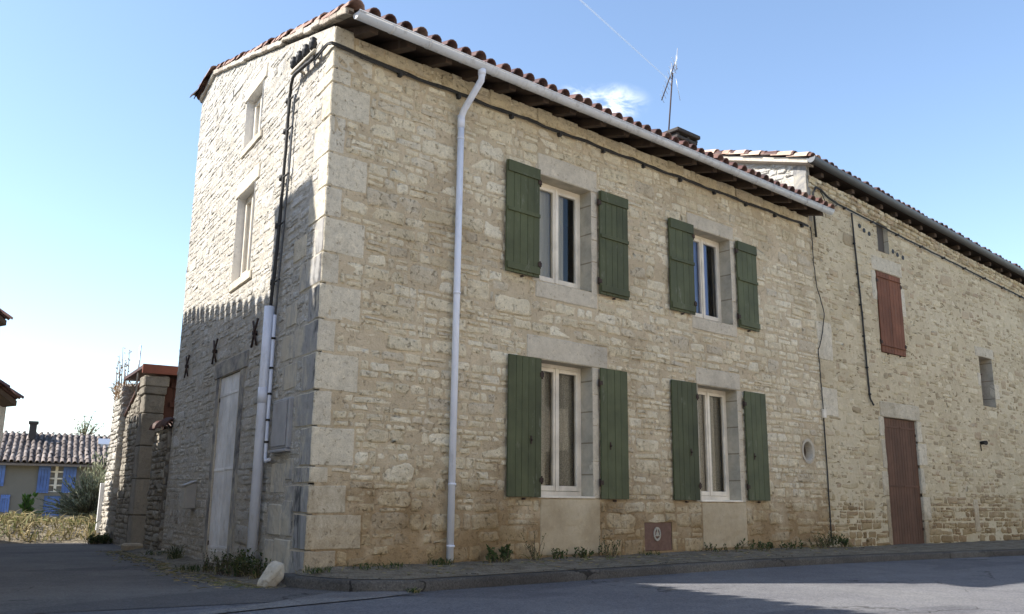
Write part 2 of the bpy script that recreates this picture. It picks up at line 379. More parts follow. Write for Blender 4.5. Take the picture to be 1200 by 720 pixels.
M['pale_render'] = stone_mat('pale_limestone_render', [(0.2, (0.68, 0.60, 0.47)), (0.8, (0.80, 0.72, 0.58))], island=False, bump=0.6, bdist=0.015, bdirt=0.3)
M['white_plaster'] = plain('white_plaster', (0.66, 0.65, 0.63), 0.9, var=0.3, scale=6, bump=0.2, spec=0.1)
M['farwall'] = plain('grey_beige_render', (0.19, 0.178, 0.158), 0.95, var=0.35, scale=1.2, bump=0.2, spec=0.1)
def leaf_mat(name, stops, transl=0.25):
    t = NT(name)
    c = t.ramp(t.island(), stops)
    t.done(c, 0.65, spec=0.25)
    tl = t.new('ShaderNodeBsdfTranslucent'); t.l.new(c, tl.inputs['Color'])
    mx = t.new('ShaderNodeMixShader'); mx.inputs['Fac'].default_value = transl
    t.l.new(t.p.outputs[0], mx.inputs[1]); t.l.new(tl.outputs[0], mx.inputs[2]); t.l.new(mx.outputs[0], t.out.inputs['Surface'])
    return t.m
M['leaf'] = leaf_mat('weed_leaf', [(0, (0.035, 0.055, 0.02)), (0.6, (0.06, 0.09, 0.03)), (1, (0.12, 0.13, 0.05))])
M['leaf_grey'] = leaf_mat('grey_green_leaf', [(0, (0.13, 0.145, 0.085)), (0.5, (0.25, 0.265, 0.165)), (1, (0.40, 0.40, 0.28))], 0.45)
M['leaf_bright'] = leaf_mat('bright_leaf', [(0, (0.08, 0.16, 0.03)), (1, (0.16, 0.26, 0.06))], 0.4)
M['dry'] = leaf_mat('dry_grass', [(0, (0.13, 0.115, 0.055)), (0.3, (0.27, 0.225, 0.115)), (0.65, (0.42, 0.34, 0.185)), (0.85, (0.19, 0.20, 0.075)), (1, (0.11, 0.14, 0.05))], 0.3)
M['drystem'] = leaf_mat('dry_stem', [(0, (0.22, 0.13, 0.075)), (1, (0.36, 0.25, 0.15))], 0.2)
M['wood_stem'] = plain('brown_stem', (0.12, 0.09, 0.06), 0.9)
def asphalt(name, ca, cb, worn=0.3):
    t = NT(name); co = t.coord()
    n = t.noise(0.6, 5, 0.6, co, 0.5); f = t.noise(140, 3, 0.7, co); g = t.noise(3.5, 5, 0.7, co)
    v = t.new('ShaderNodeTexVoronoi'); v.inputs['Scale'].default_value = 75; t.l.new(co, v.inputs['Vector'])
    c = t.mix(ca, cb, t.smooth(n, 0.35, 0.7))
    c = t.mix(c, t.ramp(v.outputs['Color'], [(0.1, 0.55), (0.5, 1.0), (0.9, 1.5)]), 0.6, 'MULTIPLY')
    c = t.mix(c, t.ramp(g, [(0.3, 0.7), (0.7, 1.2)]), 0.5, 'MULTIPLY')
    sp = t.noise(230, 2, 0.6, co)
    c = t.mix(c, (1.9, 1.85, 1.8), t.math('MULTIPLY', t.smooth(sp, 0.60, 0.70), 0.55), 'MULTIPLY')
    ed = t.new('ShaderNodeTexVoronoi', feature='DISTANCE_TO_EDGE'); ed.inputs['Scale'].default_value = 0.55; t.l.new(t.distort(co, 2.2, 0.9), ed.inputs['Vector'])
    ck = t.math('MULTIPLY', t.smooth(ed.outputs['Distance'], 0.012, 0.004), t.smooth(t.noise(0.5, 2, 0.5, co), 0.5, 0.62))
    c = t.mix(c, (0.35, 0.34, 0.33), ck, 'MULTIPLY')
    pt = t.smooth(t.noise(0.28, 2, 0.4, t.coord((0.5, 1.6, 1))), 0.56, 0.575)
    c = t.mix(c, (0.80, 0.80, 0.82), pt, 'MULTIPLY')
    return t.done(c, 0.9, t.bump(t.math('ADD', t.math('MULTIPLY', v.outputs['Distance'], 0.8), f), 0.6, 0.006), spec=0.2)
M['asphalt'] = asphalt('road_asphalt', (0.125, 0.125, 0.135), (0.155, 0.155, 0.16))
M['asphalt_side'] = asphalt('side_street_asphalt', (0.11, 0.105, 0.10), (0.15, 0.14, 0.13))
M['concrete'] = asphalt('worn_concrete', (0.16, 0.155, 0.15), (0.22, 0.21, 0.20))
M['bounce_gravel'] = asphalt('pale_bounce_gravel', (0.50, 0.46, 0.38), (0.60, 0.56, 0.47))  # pale tone set for the added bounce sheet
M['kerb'] = asphalt('dark_kerb_concrete', (0.075, 0.068, 0.06), (0.13, 0.12, 0.105))
def soil():
    t = NT('gravelly_soil'); co = t.coord()
    n = t.noise(4, 6, 0.7, co); v = t.new('ShaderNodeTexVoronoi'); v.inputs['Scale'].default_value = 55; t.l.new(co, v.inputs['Vector'])
    c = t.ramp(n, [(0.3, (0.11, 0.092, 0.065)), (0.5, (0.19, 0.165, 0.125)), (0.7, (0.27, 0.24, 0.19))])
    c = t.mix(c, t.ramp(v.outputs['Color'], [(0.1, 0.6), (0.9, 1.5)]), 0.6, 'MULTIPLY')
    return t.done(c, 0.95, t.bump(t.math('ADD', n, v.outputs['Distance']), 0.7, 0.02), spec=0.1)
M['soil'] = soil()
M['ground'] = plain('dry_field', (0.20, 0.175, 0.10), 0.95, var=0.6, scale=0.9, bump=0.6, spec=0.1)
def vapour():
    t = NT('vapour')
    t.done((0.95, 0.95, 0.96), 1.0)
    tl = t.new('ShaderNodeBsdfTranslucent'); tl.inputs['Color'].default_value = (0.95, 0.95, 0.96, 1)
    ad = t.new('ShaderNodeMixShader'); ad.inputs['Fac'].default_value = 0.45
    t.l.new(t.p.outputs[0], ad.inputs[1]); t.l.new(tl.outputs[0], ad.inputs[2])
    tr = t.new('ShaderNodeBsdfTransparent'); mx = t.new('ShaderNodeMixShader'); mx.inputs['Fac'].default_value = 0.13
    t.l.new(tr.outputs[0], mx.inputs[1]); t.l.new(ad.outputs[0], mx.inputs[2]); t.l.new(mx.outputs[0], t.out.inputs['Surface'])
    return t.m
M['vapour'] = vapour()

# ------------------------------------------------------------------ frames of the walls
AL = 0.85158614 + 0.552585829
DL = Vector((math.cos(AL), math.sin(AL), 0)); NL = Vector((-math.sin(AL), math.cos(AL), 0))
def FR(u, z, d): return Vector((u, -d, z))                                   # main facade, d = outwards
def LF(u, z, d): return DL * u + NL * d + Vector((0, 0, z))                    # side facade
BD = -0.03; BO = Vector((9.87, 0.0, 0))
BDIR = Vector((math.cos(BD), math.sin(BD), 0)); BN = Vector((math.sin(BD), -math.cos(BD), 0))
def BF(u, z, d): return BO + BDIR * u + BN * d + Vector((0, 0, z))            # barn facade
def smst(a, b, x):
    t = max(0, min(1, (x - a) / (b - a))); return t * t * (3 - 2 * t)
def gz(x, y):
    z = -0.14 - 0.08 * smst(-0.9, 3.0, y) * smst(6, 0.5, x) - 0.03 * smst(4, 10, y) * smst(8, 3, x)
    q = (x - CAM_POS.x) * 0.249 + (y - CAM_POS.y) * 0.968
    return z - 1.35 * smst(22, 34, q)

# ------------------------------------------------------------------ ground, roads
def grid(mb, us, vs, fn, mat=0):
    o = len(mb.v)
    for u in us:
        for v in vs: mb.v.append(tuple(fn(u, v)))
    n = len(vs)
    for i in range(len(us) - 1):
        for j in range(n - 1):
            mb.face((o + i * n + j, o + (i + 1) * n + j, o + (i + 1) * n + j + 1, o + i * n + j + 1), mat, True)
def lin(a, b, n): return [a + (b - a) * i / (n - 1) for i in range(n)]
far_c = [-3000, -1000, -300, -120, -60]
mb = MB(); xs = far_c + lin(-40, 60, 80) + [90, 180, 400, 1200, 3000]; ys = far_c + lin(-40, 60, 90) + [90, 180, 400, 1200, 3000]
grid(mb, xs, ys, lambda x, y: (x, y, gz(x, y) - 0.012))
struct('ground', mb, M['ground'], recalc=False)
mb = MB(); grid(mb, lin(-60, 90, 120), lin(-9.2, -1.0, 24), lambda x, y: (x, y + (0 if x < 6 else -0.09 * (x - 6) * (y + 9.2) / 8.2 * 0.9), gz(x, y)))
struct('road', mb, M['asphalt'], recalc=False)
mb = MB(); grid(mb, lin(-1.45, 14.3, 50), lin(-0.6, 9.0, 30), lambda u, d: (lambda p: (p.x, p.y, gz(p.x, p.y) + 0.004))(DL * u + NL * (d - (0 if u < 9.5 else 0.0))))
struct('side_street', mb, M['asphalt_side'], recalc=False)
mb = MB(); grid(mb, lin(-20, 40, 40), lin(-13.6, -9.25, 6), lambda x, y: (x, y, gz(x, y) + 0.003))  # pale sheet added out of view to bounce warm sunlight onto the facade
struct('bounce_gravel_sheet', mb, M['bounce_gravel'], recalc=False)
# pale worn concrete apron between the two roads
mb = MB()
ap = [(-2.3, -1.92), (-1.2, -1.70), (-0.2, -1.56), (0.30, -1.42), (0.42, -1.26), (0.05, -1.06), (-0.25, -0.95), (-1.0, -1.35), (-1.9, -1.75)]
mb.add([(x, y, gz(x, y) + 0.009) for x, y in ap], [tuple(range(len(ap)))])
struct('concrete_apron', mb, M['concrete'])
# pavement and kerb
kerb = [(-0.20, 0.10), (-0.27, -0.20), (-0.22, -0.55), (-0.04, -0.95), (0.36, -1.27), (1.4, -1.27), (2.85, -1.25), (4.5, -1.23), (6.2, -1.25), (8.0, -1.40), (10.0, -1.63), (12.7, -2.05), (16, -2.6), (24, -4.0), (60, -10.2)]
def dense(path, step):
    out = []
    for (a, b) in zip(path, path[1:]):
        n = max(1, int(math.hypot(b[0] - a[0], b[1] - a[1]) / step))
        for i in range(n): out.append((a[0] + (b[0] - a[0]) * i / n, a[1] + (b[1] - a[1]) * i / n))
    out.append(path[-1]); return out
kd = dense(kerb, 0.25)
KT = -0.042
mb = MB(); rings = []
for i, (x, y) in enumerate(kd):
    a = kd[max(i - 1, 0)]; b = kd[min(i + 1, len(kd) - 1)]
    t = Vector((b[0] - a[0], b[1] - a[1], 0)).normalized(); n = Vector((t.y, -t.x, 0))
    j = U(-0.006, 0.006); p = Vector((x, y, 0))
    prof = [(0.012 + j, gz(x, y) - 0.03), (0.006 + j, KT - 0.025 + U(-.006, .004)), (-0.014 + j, KT + U(-.004, .004)), (-0.12, KT + 0.003), (-0.125, KT - 0.06)]
    rings.append([p + n * q[0] + Vector((0, 0, q[1])) for q in prof])
o = 0
for rg in rings: mb.v.extend([tuple(v) for v in rg])
for i in range(len(rings) - 1):
    for k in range(4): mb.face((i * 5 + k, (i + 1) * 5 + k, (i + 1) * 5 + k + 1, i * 5 + k + 1), 0, True)
struct('kerb', mb, M['kerb'], recalc=False)
def vnoise(x, y): return math.sin(x * 5.1 + 1.3 * math.sin(y * 4.3)) * math.sin(y * 6.7 + 1.7 * math.sin(x * 3.1)) * 0.5
mb = MB()
n_v = 9
inner = []
for (x, y) in kd:
    if x > 9.87: inner.append((x, BF((x - 9.87), 0, 0).y + 0.12))
    elif x > 0.06: inner.append((x, 0.12))
    else: inner.append((0.06, 0.12))
for i, (x, y) in enumerate(kd):
    a = kd[max(i - 1, 0)]; b = kd[min(i + 1, len(kd) - 1)]
    t = Vector((b[0] - a[0], b[1] - a[1], 0)).normalized(); n = Vector((t.y, -t.x, 0))
    ox, oy = x - n.x * 0.11, y - n.y * 0.11
    ix, iy = inner[i]
    for k in range(n_v):
        s = k / (n_v - 1); px, py = ox + (ix - ox) * s, oy + (iy - oy) * s
        hgt = KT + 0.006 + 0.045 * s ** 1.5 * smst(11, 8, px) + 0.02 * vnoise(px, py) * smst(0, 0.3, s)
        mb.v.append((px, py, hgt))
for i in range(len(kd) - 1):
    for k in range(n_v - 1):
        mb.face((i * n_v + k, (i + 1) * n_v + k, (i + 1) * n_v + k + 1, i * n_v + k + 1), 0, True)
struct('pavement', mb, M['soil'], recalc=False)
# earth verge at the foot of the side wall
mb = MB()
def verge(u, s):
    d = -0.1 + (0.62 + 0.18 * math.sin(u * 2.1) + 0.1 * math.sin(u * 5.3)) * s
    p = DL * u + NL * d
    return (p.x, p.y, gz(p.x, p.y) + 0.001 + 0.075 * (1 - s) ** 1.3 + 0.02 * vnoise(p.x * 1.3, p.y * 1.3) * (1 - s))
grid(mb, lin(-0.25, 8.7, 50), lin(0, 1, 9), verge)
struct('earth_verge', mb, M['soil'], recalc=False)

# ------------------------------------------------------------------ rubble stone generator
def clip_poly(poly, a, b, c):      # keep a*u + b*z <= c
    out = []
    for i in range(len(poly)):
        p, q = poly[i], poly[(i + 1) % len(poly)]
        dp, dq = a * p[0] + b * p[1] - c, a * q[0] + b * q[1] - c
        if dp <= 0: out.append(p)
        if (dp < 0 < dq) or (dq < 0 < dp):
            t = dp / (dp - dq); out.append((p[0] + (q[0] - p[0]) * t, p[1] + (q[1] - p[1]) * t))
    return out
def backing(mb, T, u0, u1, z0, z1, holes, planes=(), mat=1, d=0.0):
    us = sorted(set([u0, u1] + [h[0] for h in holes if u0 < h[0] < u1] + [h[1] for h in holes if u0 < h[1] < u1]))
    zs = sorted(set([z0, z1] + [h[2] for h in holes if z0 < h[2] < z1] + [h[3] for h in holes if z0 < h[3] < z1]))
    for a, b in zip(us, us[1:]):
        for c, e in zip(zs, zs[1:]):
            mu, mz = (a + b) / 2, (c + e) / 2
            if any(h[0] < mu < h[1] and h[2] < mz < h[3] for h in holes): continue
            poly = [(a, c), (b, c), (b, e), (a, e)]
            for pl in planes:
                poly = clip_poly(poly, *pl)
                if len(poly) < 3: break
            if len(poly) >= 3: mb.add([T(p[0], p[1], d) for p in poly], [tuple(range(len(poly)))], mat)
def one_stone(mb, T, u0, u1, z0, z1, depth, rough, mat=0, tilt=0.0):
    w, h = u1 - u0, z1 - z0
    if w < 0.03 or h < 0.025: return
    cu, cz = (u0 + u1) / 2, (z0 + z1) / 2
    m = min(w, h); r = m * U(0.12, 0.38)
    pts = []
    for (sx, sz) in ((1, -1), (1, 1), (-1, 1), (-1, -1)):
        ccu, ccz = sx * (w / 2 - r), sz * (h / 2 - r)
        a0 = {(1, -1): -PI / 2, (1, 1): 0, (-1, 1): PI / 2, (-1, -1): PI}[(sx, sz)]
        for k in range(3):
            a = a0 + PI / 2 * k / 2
            pts.append((ccu + r * math.cos(a), ccz + r * math.sin(a)))
        # mid points of the edge that follows
        if (sx, sz) in ((1, 1), (-1, -1)) and w > 0.16:
            e = -1 if sz > 0 else 1
            nseg = 2 if w > 0.3 else 1
            for k in range(nseg): 
                f = (k + 1) / (nseg + 1)
                pts.append(((w / 2 - r) * (1 - 2 * f) * (1 if sz > 0 else -1), sz * h / 2))
    tl = U(-0.05, 0.05) + tilt
    sh = U(-0.12, 0.12)
    q = []
    for (x, z) in pts:
        x += U(-1, 1) * rough * m * 0.5; z += U(-1, 1) * rough * m * 0.32
        x += sh * z
        q.append((x, z + tl * x))
    n = len(q); o = len(mb.v)
    e1 = min(0.012, m * 0.18); gx, gzz = U(-0.06, 0.06), U(-0.12, 0.06)
    def ring(inset, d, jit):
        for (x, z) in q:
            L = math.hypot(x, z) or 1
            k = max(0.1, 1 - inset / L)
            xx, zz = x * k, z * k
            dd = d + gx * xx + gzz * zz + U(-jit, jit)
            mb.v.append(tuple(T(cu + xx, cz + zz, dd)))
    ring(0, -0.008, 0); ring(e1, depth * 0.85, depth * 0.25 * rough * 3)
    ring(m * 0.3, depth * 1.0 + 0.002, abs(depth) * 0.35 + 0.0015)
    mb.v.append(tuple(T(cu + U(-.1, .1) * w, cz + U(-.1, .1) * h, depth + U(-0.3, 0.5) * abs(depth))))
    for k in range(n):
        k2 = (k + 1) % n
        mb.face((o + k, o + k2, o + n + k2, o + n + k), mat, True)
        mb.face((o + n + k, o + n + k2, o + 2 * n + k2, o + 2 * n + k), mat, True)
        mb.face((o + 2 * n + k, o + 2 * n + k2, o + 3 * n), mat, True)
def rubble(mb, T, u0, u1, z0, z1, holes, hmin, hmax, dfun, rough=0.22, gap=0.012, top=None, skip=0.04, mat=0, wfac=(0.9, 3.4), split=0.3, bigs=0):
    holes = list(holes)
    for _ in range(bigs * 6):
        if bigs <= 0: break
        w, h = U(0.30, 0.62), U(0.16, 0.27); a, c = U(u0, u1 - w), U(z0, z1 - h)
        if any(a < hl[1] + 0.03 and a + w > hl[0] - 0.03 and c < hl[3] + 0.03 and c + h > hl[2] - 0.03 for hl in holes): continue
        if top and c + h > min(top(a), top(a + w)): continue
        holes.append((a, a + w, c, c + h)); one_stone(mb, T, a + gap / 2, a + w - gap / 2, c + gap / 2, c + h - gap / 2, abs(dfun(a, c)) * 0.6 + 0.002, rough * 0.45, mat); bigs -= 1
    z = z0
    while z < z1:
        h = U(hmin, hmax); big = R() < 0.16
        if big: h *= 1.35
        ph, fq, am = U(0, 6), U(0.5, 1.3), U(0.005, 0.018)
        u = u0 - U(0, 0.2)
        while u < u1:
            w = h * U(*wfac)
            if R() < 0.15: w = h * U(0.6, 1.0)
            wav = am * math.sin(u * fq + ph)
            pieces = [(u, u + w, z + wav, z + h + wav)]
            if h > hmin * 1.45 and R() < split and w > 0.15:
                k = U(0.35, 0.65); mid = z + wav + h * k
                c1 = u + w * U(0.3, 0.7)
                pieces = [(u, u + w, z + wav, mid), (u, c1, mid, z + h + wav), (c1, u + w, mid, z + h + wav)] if R() < 0.5 else [(u, u + w, z + wav, mid), (u, u + w, mid, z + h + wav)]
            for (a, b, c, e) in pieces:
                a, b, c, e = max(a, u0), min(b, u1), c, min(e, z1)
                ok = True
                for hl in holes:
                    if a < hl[1] and b > hl[0] and c < hl[3] and e > hl[2]:
                        cand = [(a, min(b, hl[0]), c, e), (max(a, hl[1]), b, c, e), (a, b, c, min(e, hl[2])), (a, b, max(c, hl[3]), e)]
                        cand = [(max(0, q[1] - q[0]) * max(0, q[3] - q[2]), q) for q in cand]
                        best = max(cand, key=lambda t: t[0])
                        if best[0] < 0.0015: ok = False; break
                        a, b, c, e = best[1]
                if not ok or R() < skip: continue
                if top:
                    e = min(e, top(a), top(b))
                    if e - c < 0.03: continue
                g = gap * U(0.5, 1.5) / 2
                one_stone(mb, T, a + g, b - g, c + g, e - g, dfun((a + b) / 2, (c + e) / 2), rough, mat)
            u += w
        z += h

# ------------------------------------------------------------------ the corner house
house = thing('stone_house', 'two-storey pale rubble stone house on the street corner with green shutters and tiled roof', 'house')
OPEN = {'UL': (3.12, 4.09, 3.46, 4.90, 5.21, 3.08, 4.22), 'UR': (6.36, 7.34, 3.45, 4.86, 5.10, 6.23, 7.45),
        'LL': (3.14, 4.09, 0.74, 2.43, 2.73, 2.91, 4.40), 'LR': (6.37, 7.36, 0.72, 2.41, 2.68, 6.34, 7.46)}
EAVE_Z = 5.76
ROOF_S = 0.318
def roof_z(y): return 5.80 + ROOF_S * (y + 0.42)
# quoins
qz = [(-0.15, 0.17, .34, .55), (0.17, 0.53, .62, .40), (0.53, 0.82, .42, .75), (0.82, 1.00, .20, .50), (1.00, 1.40, .49, .36), (1.40, 1.765, .20, .58), (1.765, 2.165, .50, .40), (2.165, 2.51, .20, .78),
      (2.51, 2.90, .49, .36), (2.90, 3.235, .20, .70), (3.235, 3.625, .50, .28), (3.625, 3.975, .19, .52), (3.975, 4.36, .49, .28), (4.36, 4.79, .19, .50), (4.79, 5.18, .485, .28), (5.18, 5.36, .22, .48), (5.36, 5.60, .50, .26), (5.60, 5.86, .24, .42)]
fh = []      # front holes; opening rectangles also cut the backing
lh = []
for (z0, z1, lf, ls) in qz:
    fh.append((-0.2, lf + 0.008, z0 - 0.006, z1 + 0.006)); lh.append((-0.2, ls + 0.008, z0 - 0.006, z1 + 0.006))
for i, (z0, z1, lf, ls) in enumerate(qz):
    mb = MB(); g = 0.005; pf = U(0.003, 0.009); pl = U(0.004, 0.010)
    cnr = FR(0, 0, pf) + NL * pl + Vector((-0.004, 0, 0))
    cols = [FR(lf, 0, pf + U(-.003, .003)), Vector((cnr.x, cnr.y, 0)), LF(ls, 0, pl + U(-.004, .004)), LF(ls, 0, -0.12), Vector((0.14, 0.14, 0)), FR(lf, 0, -0.12)]
    vs = [Vector((c.x, c.y, z0 + g + U(-.006, .006))) for c in cols] + [Vector((c.x, c.y, z1 - g + U(-.006, .006))) for c in cols]
    n = 6
    mb.add(vs, [tuple(range(n))[::-1], tuple(range(n, 2 * n))])
    for k in range(n):
        k2 = (k + 1) % n
        mb.face((k, k2, n + k2, n + k), 1 if (k in (1,) and z0 < 3.3) else 0)
    mb.build('quoin_stone', [M['quoin'], M['soot']], house, bevel=0.012, rough=0.007)
for (a, b, z0, z1) in ((0.48, 1.02, -0.1, 0.26), (1.04, 1.36, -0.08, 0.24), (0.44, 0.80, 0.28, 0.66), (0.82, 1.30, 0.28, 0.62), (0.79, 1.28, 0.72, 1.06), (0.55, 0.77, 0.86, 1.10), (0.62, 1.1, 1.84, 2.14), (0.82, 1.22, 2.18, 2.48), (0.74, 1.12, 2.56, 2.84), (0.55, 0.98, 3.30, 3.58)):
    lh.append((a, b, z0, z1)); mb = MB(); p = U(0.006, 0.014); mb.box((a + .006, z0 + .006, -0.1), (b - .006, z1 - .006, p), LF)
    mb.build('ashlar_block', M['soot'] if z0 < 3 else M['quoin'], house, bevel=0.012, rough=0.008)
# front wall
cut = []
for k, o in OPEN.items():
    cut.append(o[:4])
    fh.append((o[5], o[6], o[3] - 0.01, o[4]))          # lintel
    fh.append((o[0] - 0.12, o[0], o[2] - 0.02, o[3])); fh.append((o[1], o[1] + 0.12, o[2] - 0.02, o[3]))
    fh.append(o[:4])
fh.append((3.05, 4.22, 3.22, 3.46)); fh.append((6.28, 7.46, 3.24, 3.45))
fh.append((3.14, 4.24, 0.02, 0.74)); fh.append((6.38, 7.48, 0.0, 0.72))
ROUND = (9.36, 1.556, 0.20)
fh.append((ROUND[0] - .22, ROUND[0] + .22, ROUND[1] - .23, ROUND[1] + .23))
PLQ = (5.10, 5.68, 0.03, 0.41); fh.append(PLQ)
mb = MB()
backing(mb, FR, 0.05, 9.95, -0.2, 5.80, cut + [(ROUND[0] - .15, ROUND[0] + .15, ROUND[1] - .15, ROUND[1] + .15), PLQ])
def dfront(u, z):
    base = U(0.003, 0.012)
    if z > 3: base *= 0.85
    k = 0.06 + 0.16 * (0.5 + 0.5 * math.sin(u * 1.3 + 0.7) * math.sin(z * 1.1 + u * 0.6)) + (0.2 if z < 0.8 else 0)
    if R() < k: base = U(-0.004, 0.0)
    return base
rubble(mb, FR, 0.05, 9.93, -0.1, 5.78, fh, 0.065, 0.160, dfront, 0.20, 0.014, skip=0.02, wfac=(0.9, 3.2), split=0.25, bigs=46)
mb.build('front_wall', [M['front_stone'], M['front_mortar']], house, recalc=False)
# side wall
SW1 = (2.83, 3.63, 5.62, 6.38); SW2 = (2.87, 3.72, 3.64, 4.90); SD = (2.87, 3.92, -0.30, 2.31)
lh += [SW1, SW2, SD, (2.70, 3.78, 6.38, 6.62), (2.70, 3.86, 4.90, 5.15), (2.72, 3.80, 3.50, 3.64), (2.72, 3.75, 5.50, 5.62), (2.58, 4.25, 2.31, 2.54), (2.70, 2.87, -0.2, 2.31), (3.92, 4.08, -0.2, 2.31)]
RU, RZ = 6.02, 7.82
def side_top(u):
    return min(5.86 + (RZ - 5.86) / RU * u, RZ - 0.14 * (u - RU)) if u > 0 else 5.86
s1 = (RZ - 5.86) / RU
planes = ((-s1, 1, 5.86), (0.14, 1, RZ + 0.14 * RU))
mb = MB()
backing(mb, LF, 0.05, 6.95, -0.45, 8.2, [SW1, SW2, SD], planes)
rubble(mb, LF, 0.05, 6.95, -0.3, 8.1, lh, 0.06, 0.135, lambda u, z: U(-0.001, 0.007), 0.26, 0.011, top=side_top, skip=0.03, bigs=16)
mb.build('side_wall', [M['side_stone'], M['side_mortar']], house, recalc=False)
# rear and party walls that close the house
mb = MB()
rl = LF(6.95, 0, 0)
def wallq(mb, a, b, za, zb, z0=-0.4, mat=0): mb.quad((a.x, a.y, z0), (b.x, b.y, z0), (b.x, b.y, zb), (a.x, a.y, za), mat)
wallq(mb, Vector((9.9, rl.y, 0)), rl, 7.65, 7.65)
wallq(mb, Vector((9.86, 0.0, 0)), Vector((9.86, rl.y, 0)), 5.8, 7.6)
mb.build('rear_wall', M['side_mortar'], house, recalc=False)
# dark floors and inner partitions seen through the panes
mb = MB()
SK = lambda x, y, z: Vector((x + y * DL.x / DL.y, y, z)) if x < 5 else Vector((x, y, z))
mb.box((0.3, 0.9, 3.0), (9.6, 6.4, 3.12), SK); mb.box((0.4, 3.2, -0.1), (9.6, 3.3, 5.75), SK); mb.box((0.3, 0.3, 5.70), (9.6, 6.3, 5.74), SK); mb.box((0.3, 0.3, -0.12), (9.6, 6.3, -0.02), SK)
mb.build('interior', M['interior'], house)
# dressed stone round the openings
def dressed(name, T, u0, u1, z0, z1, d0, d1, mat, bevel=0.012, jit=0.006):
    mb = MB(); mb.box((u0 + U(0, jit), z0 + U(0, jit), d0), (u1 - U(0, jit), z1 - U(0, jit), d1), T)
    return mb.build(name, mat, house, bevel=bevel, rough=(0.005 if bevel > 0.005 else 0))
for k, o in OPEN.items():
    dressed('lintel', FR, o[5], o[6], o[3] - 0.0, o[4], -0.3, 0.012, M['lintel'])
    for (a, b) in ((o[0] - 0.12, o[0] - 0.003), (o[1] + 0.003, o[1] + 0.12)):
        zz = o[2] - 0.02; mb = MB(); wide = True
        while zz < o[3] - 0.02:
            hh = min(U(0.3, 0.5), o[3] - 0.003 - zz)
            if o[3] - zz - hh < 0.12: hh = o[3] - 0.003 - zz
            p = U(0.007, 0.012); mb.box((a, zz, -0.1), (b, zz + hh - 0.006, p), FR); zz += hh
        mb.build('jamb', M['lintel'], house, bevel=0.006, rough=0.005)
    # reveal faces
    mb = MB(); dd = -0.30
    for (p, q) in (((o[0], o[2]), (o[0], o[3])), ((o[1], o[3]), (o[1], o[2])), ((o[0], o[3]), (o[1], o[3]))):
        mb.quad(FR(p[0], p[1], 0.008), FR(q[0], q[1], 0.008), FR(q[0], q[1], dd), FR(p[0], p[1], dd))
    mb.build('reveal', M['reveal'], house, recalc=False)
dressed('sill', FR, 3.06, 4.21, 3.23, 3.455, -0.30, 0.014, M['lintel'])
dressed('sill', FR, 6.29, 7.45, 3.25, 3.445, -0.30, 0.014, M['lintel'])
for k in ('LL', 'LR'):
    o = OPEN[k]; mb = MB()
    mb.box((o[0] + 0.02, 0.03, -0.08), (o[1] + 0.13, o[2] - 0.03, 0.008), FR)
    mb.build('infill_panel', M['panel'], house, bevel=0.01, rough=0.009)
    dressed('sill', FR, o[0] - 0.02, o[1] + 0.03, o[2] - 0.024, o[2] + 0.004, -0.30, 0.022, M['cream'], 0.004, 0.002)
# casement windows
def window(T, u0, u1, z0, z1, depth, curtain, leaf_split=0.5, fw=0.05, parent=house):
    mb = MB(); d0, d1 = depth - 0.05, depth
    mb.box((u0, z0, d0), (u0 + fw, z1, d1), T); mb.box((u1 - fw, z0, d0), (u1, z1, d1), T)
    mb.box((u0 + fw, z1 - fw, d0), (u1 - fw, z1, d1), T); mb.box((u0 + fw, z0, d0), (u1 - fw, z0 + fw * 1.25, d1 + 0.006), T)
    cu = u0 + (u1 - u0) * leaf_split
    for (a, b) in ((u0 + fw + 0.004, cu - 0.002), (cu + 0.002, u1 - fw - 0.004)):
        s = 0.05; zb, zt = z0 + fw * 1.25 + 0.004, z1 - fw - 0.004; e0, e1 = depth - 0.042, depth + 0.012
        mb.box((a, zb, e0), (a + s, zt, e1), T); mb.box((b - s, zb, e0), (b, zt, e1), T)
        mb.box((a + s, zb, e0), (b - s, zb + s * 1.3, e1), T); mb.box((a + s, zt - s, e0), (b - s, zt, e1), T)
    mb.box((cu - 0.022, z0 + fw * 1.3, depth + 0.012), (cu + 0.022, z1 - fw, depth + 0.024), T)
    f = mb.build('window', M['cream'], parent, bevel=0.004)
    g = MB(); g.quad(T(u0 + fw, z0 + fw, depth - 0.02), T(u1 - fw, z0 + fw, depth - 0.02), T(u1 - fw, z1 - fw, depth - 0.02), T(u0 + fw, z1 - fw, depth - 0.02))
    g.build('pane', M['glass'], f, recalc=False)
    if curtain:
        for (a, b, m) in curtain:
            c = MB(); n = 26
            for i in range(n + 1):
                x = a + (b - a) * i / n; w = 0.018 * math.sin(i * 1.7) + 0.008 * math.sin(i * 0.9 + 1)
                c.v.append(tuple(T(x, z0 + fw, depth - 0.085 + w))); c.v.append(tuple(T(x, z1 - fw, depth - 0.085 + w * 0.6)))
            for i in range(n): c.face((2 * i, 2 * i + 2, 2 * i + 3, 2 * i + 1), 0, True)
            c.build('curtain', M[m], f, recalc=False)
    return f
window(FR, *OPEN['UL'][:4], -0.20, [(3.14, 3.84, 'net')])
window(FR, *OPEN['UR'][:4], -0.20, [(6.42, 6.86, 'curtain_blue'), (6.90, 7.10, 'curtain_blue'), (7.24, 7.3, 'net')])
window(FR, *OPEN['LL'][:4], -0.20, [(3.2, 4.02, 'lace')])
window(FR, *OPEN['LR'][:4], -0.20, [(6.43, 7.29, 'lace')])
window(LF, *SW1, -0.10, [(2.9, 3.55, 'net')]); window(LF, *SW2, -0.10, [(2.9, 3.65, 'net')])
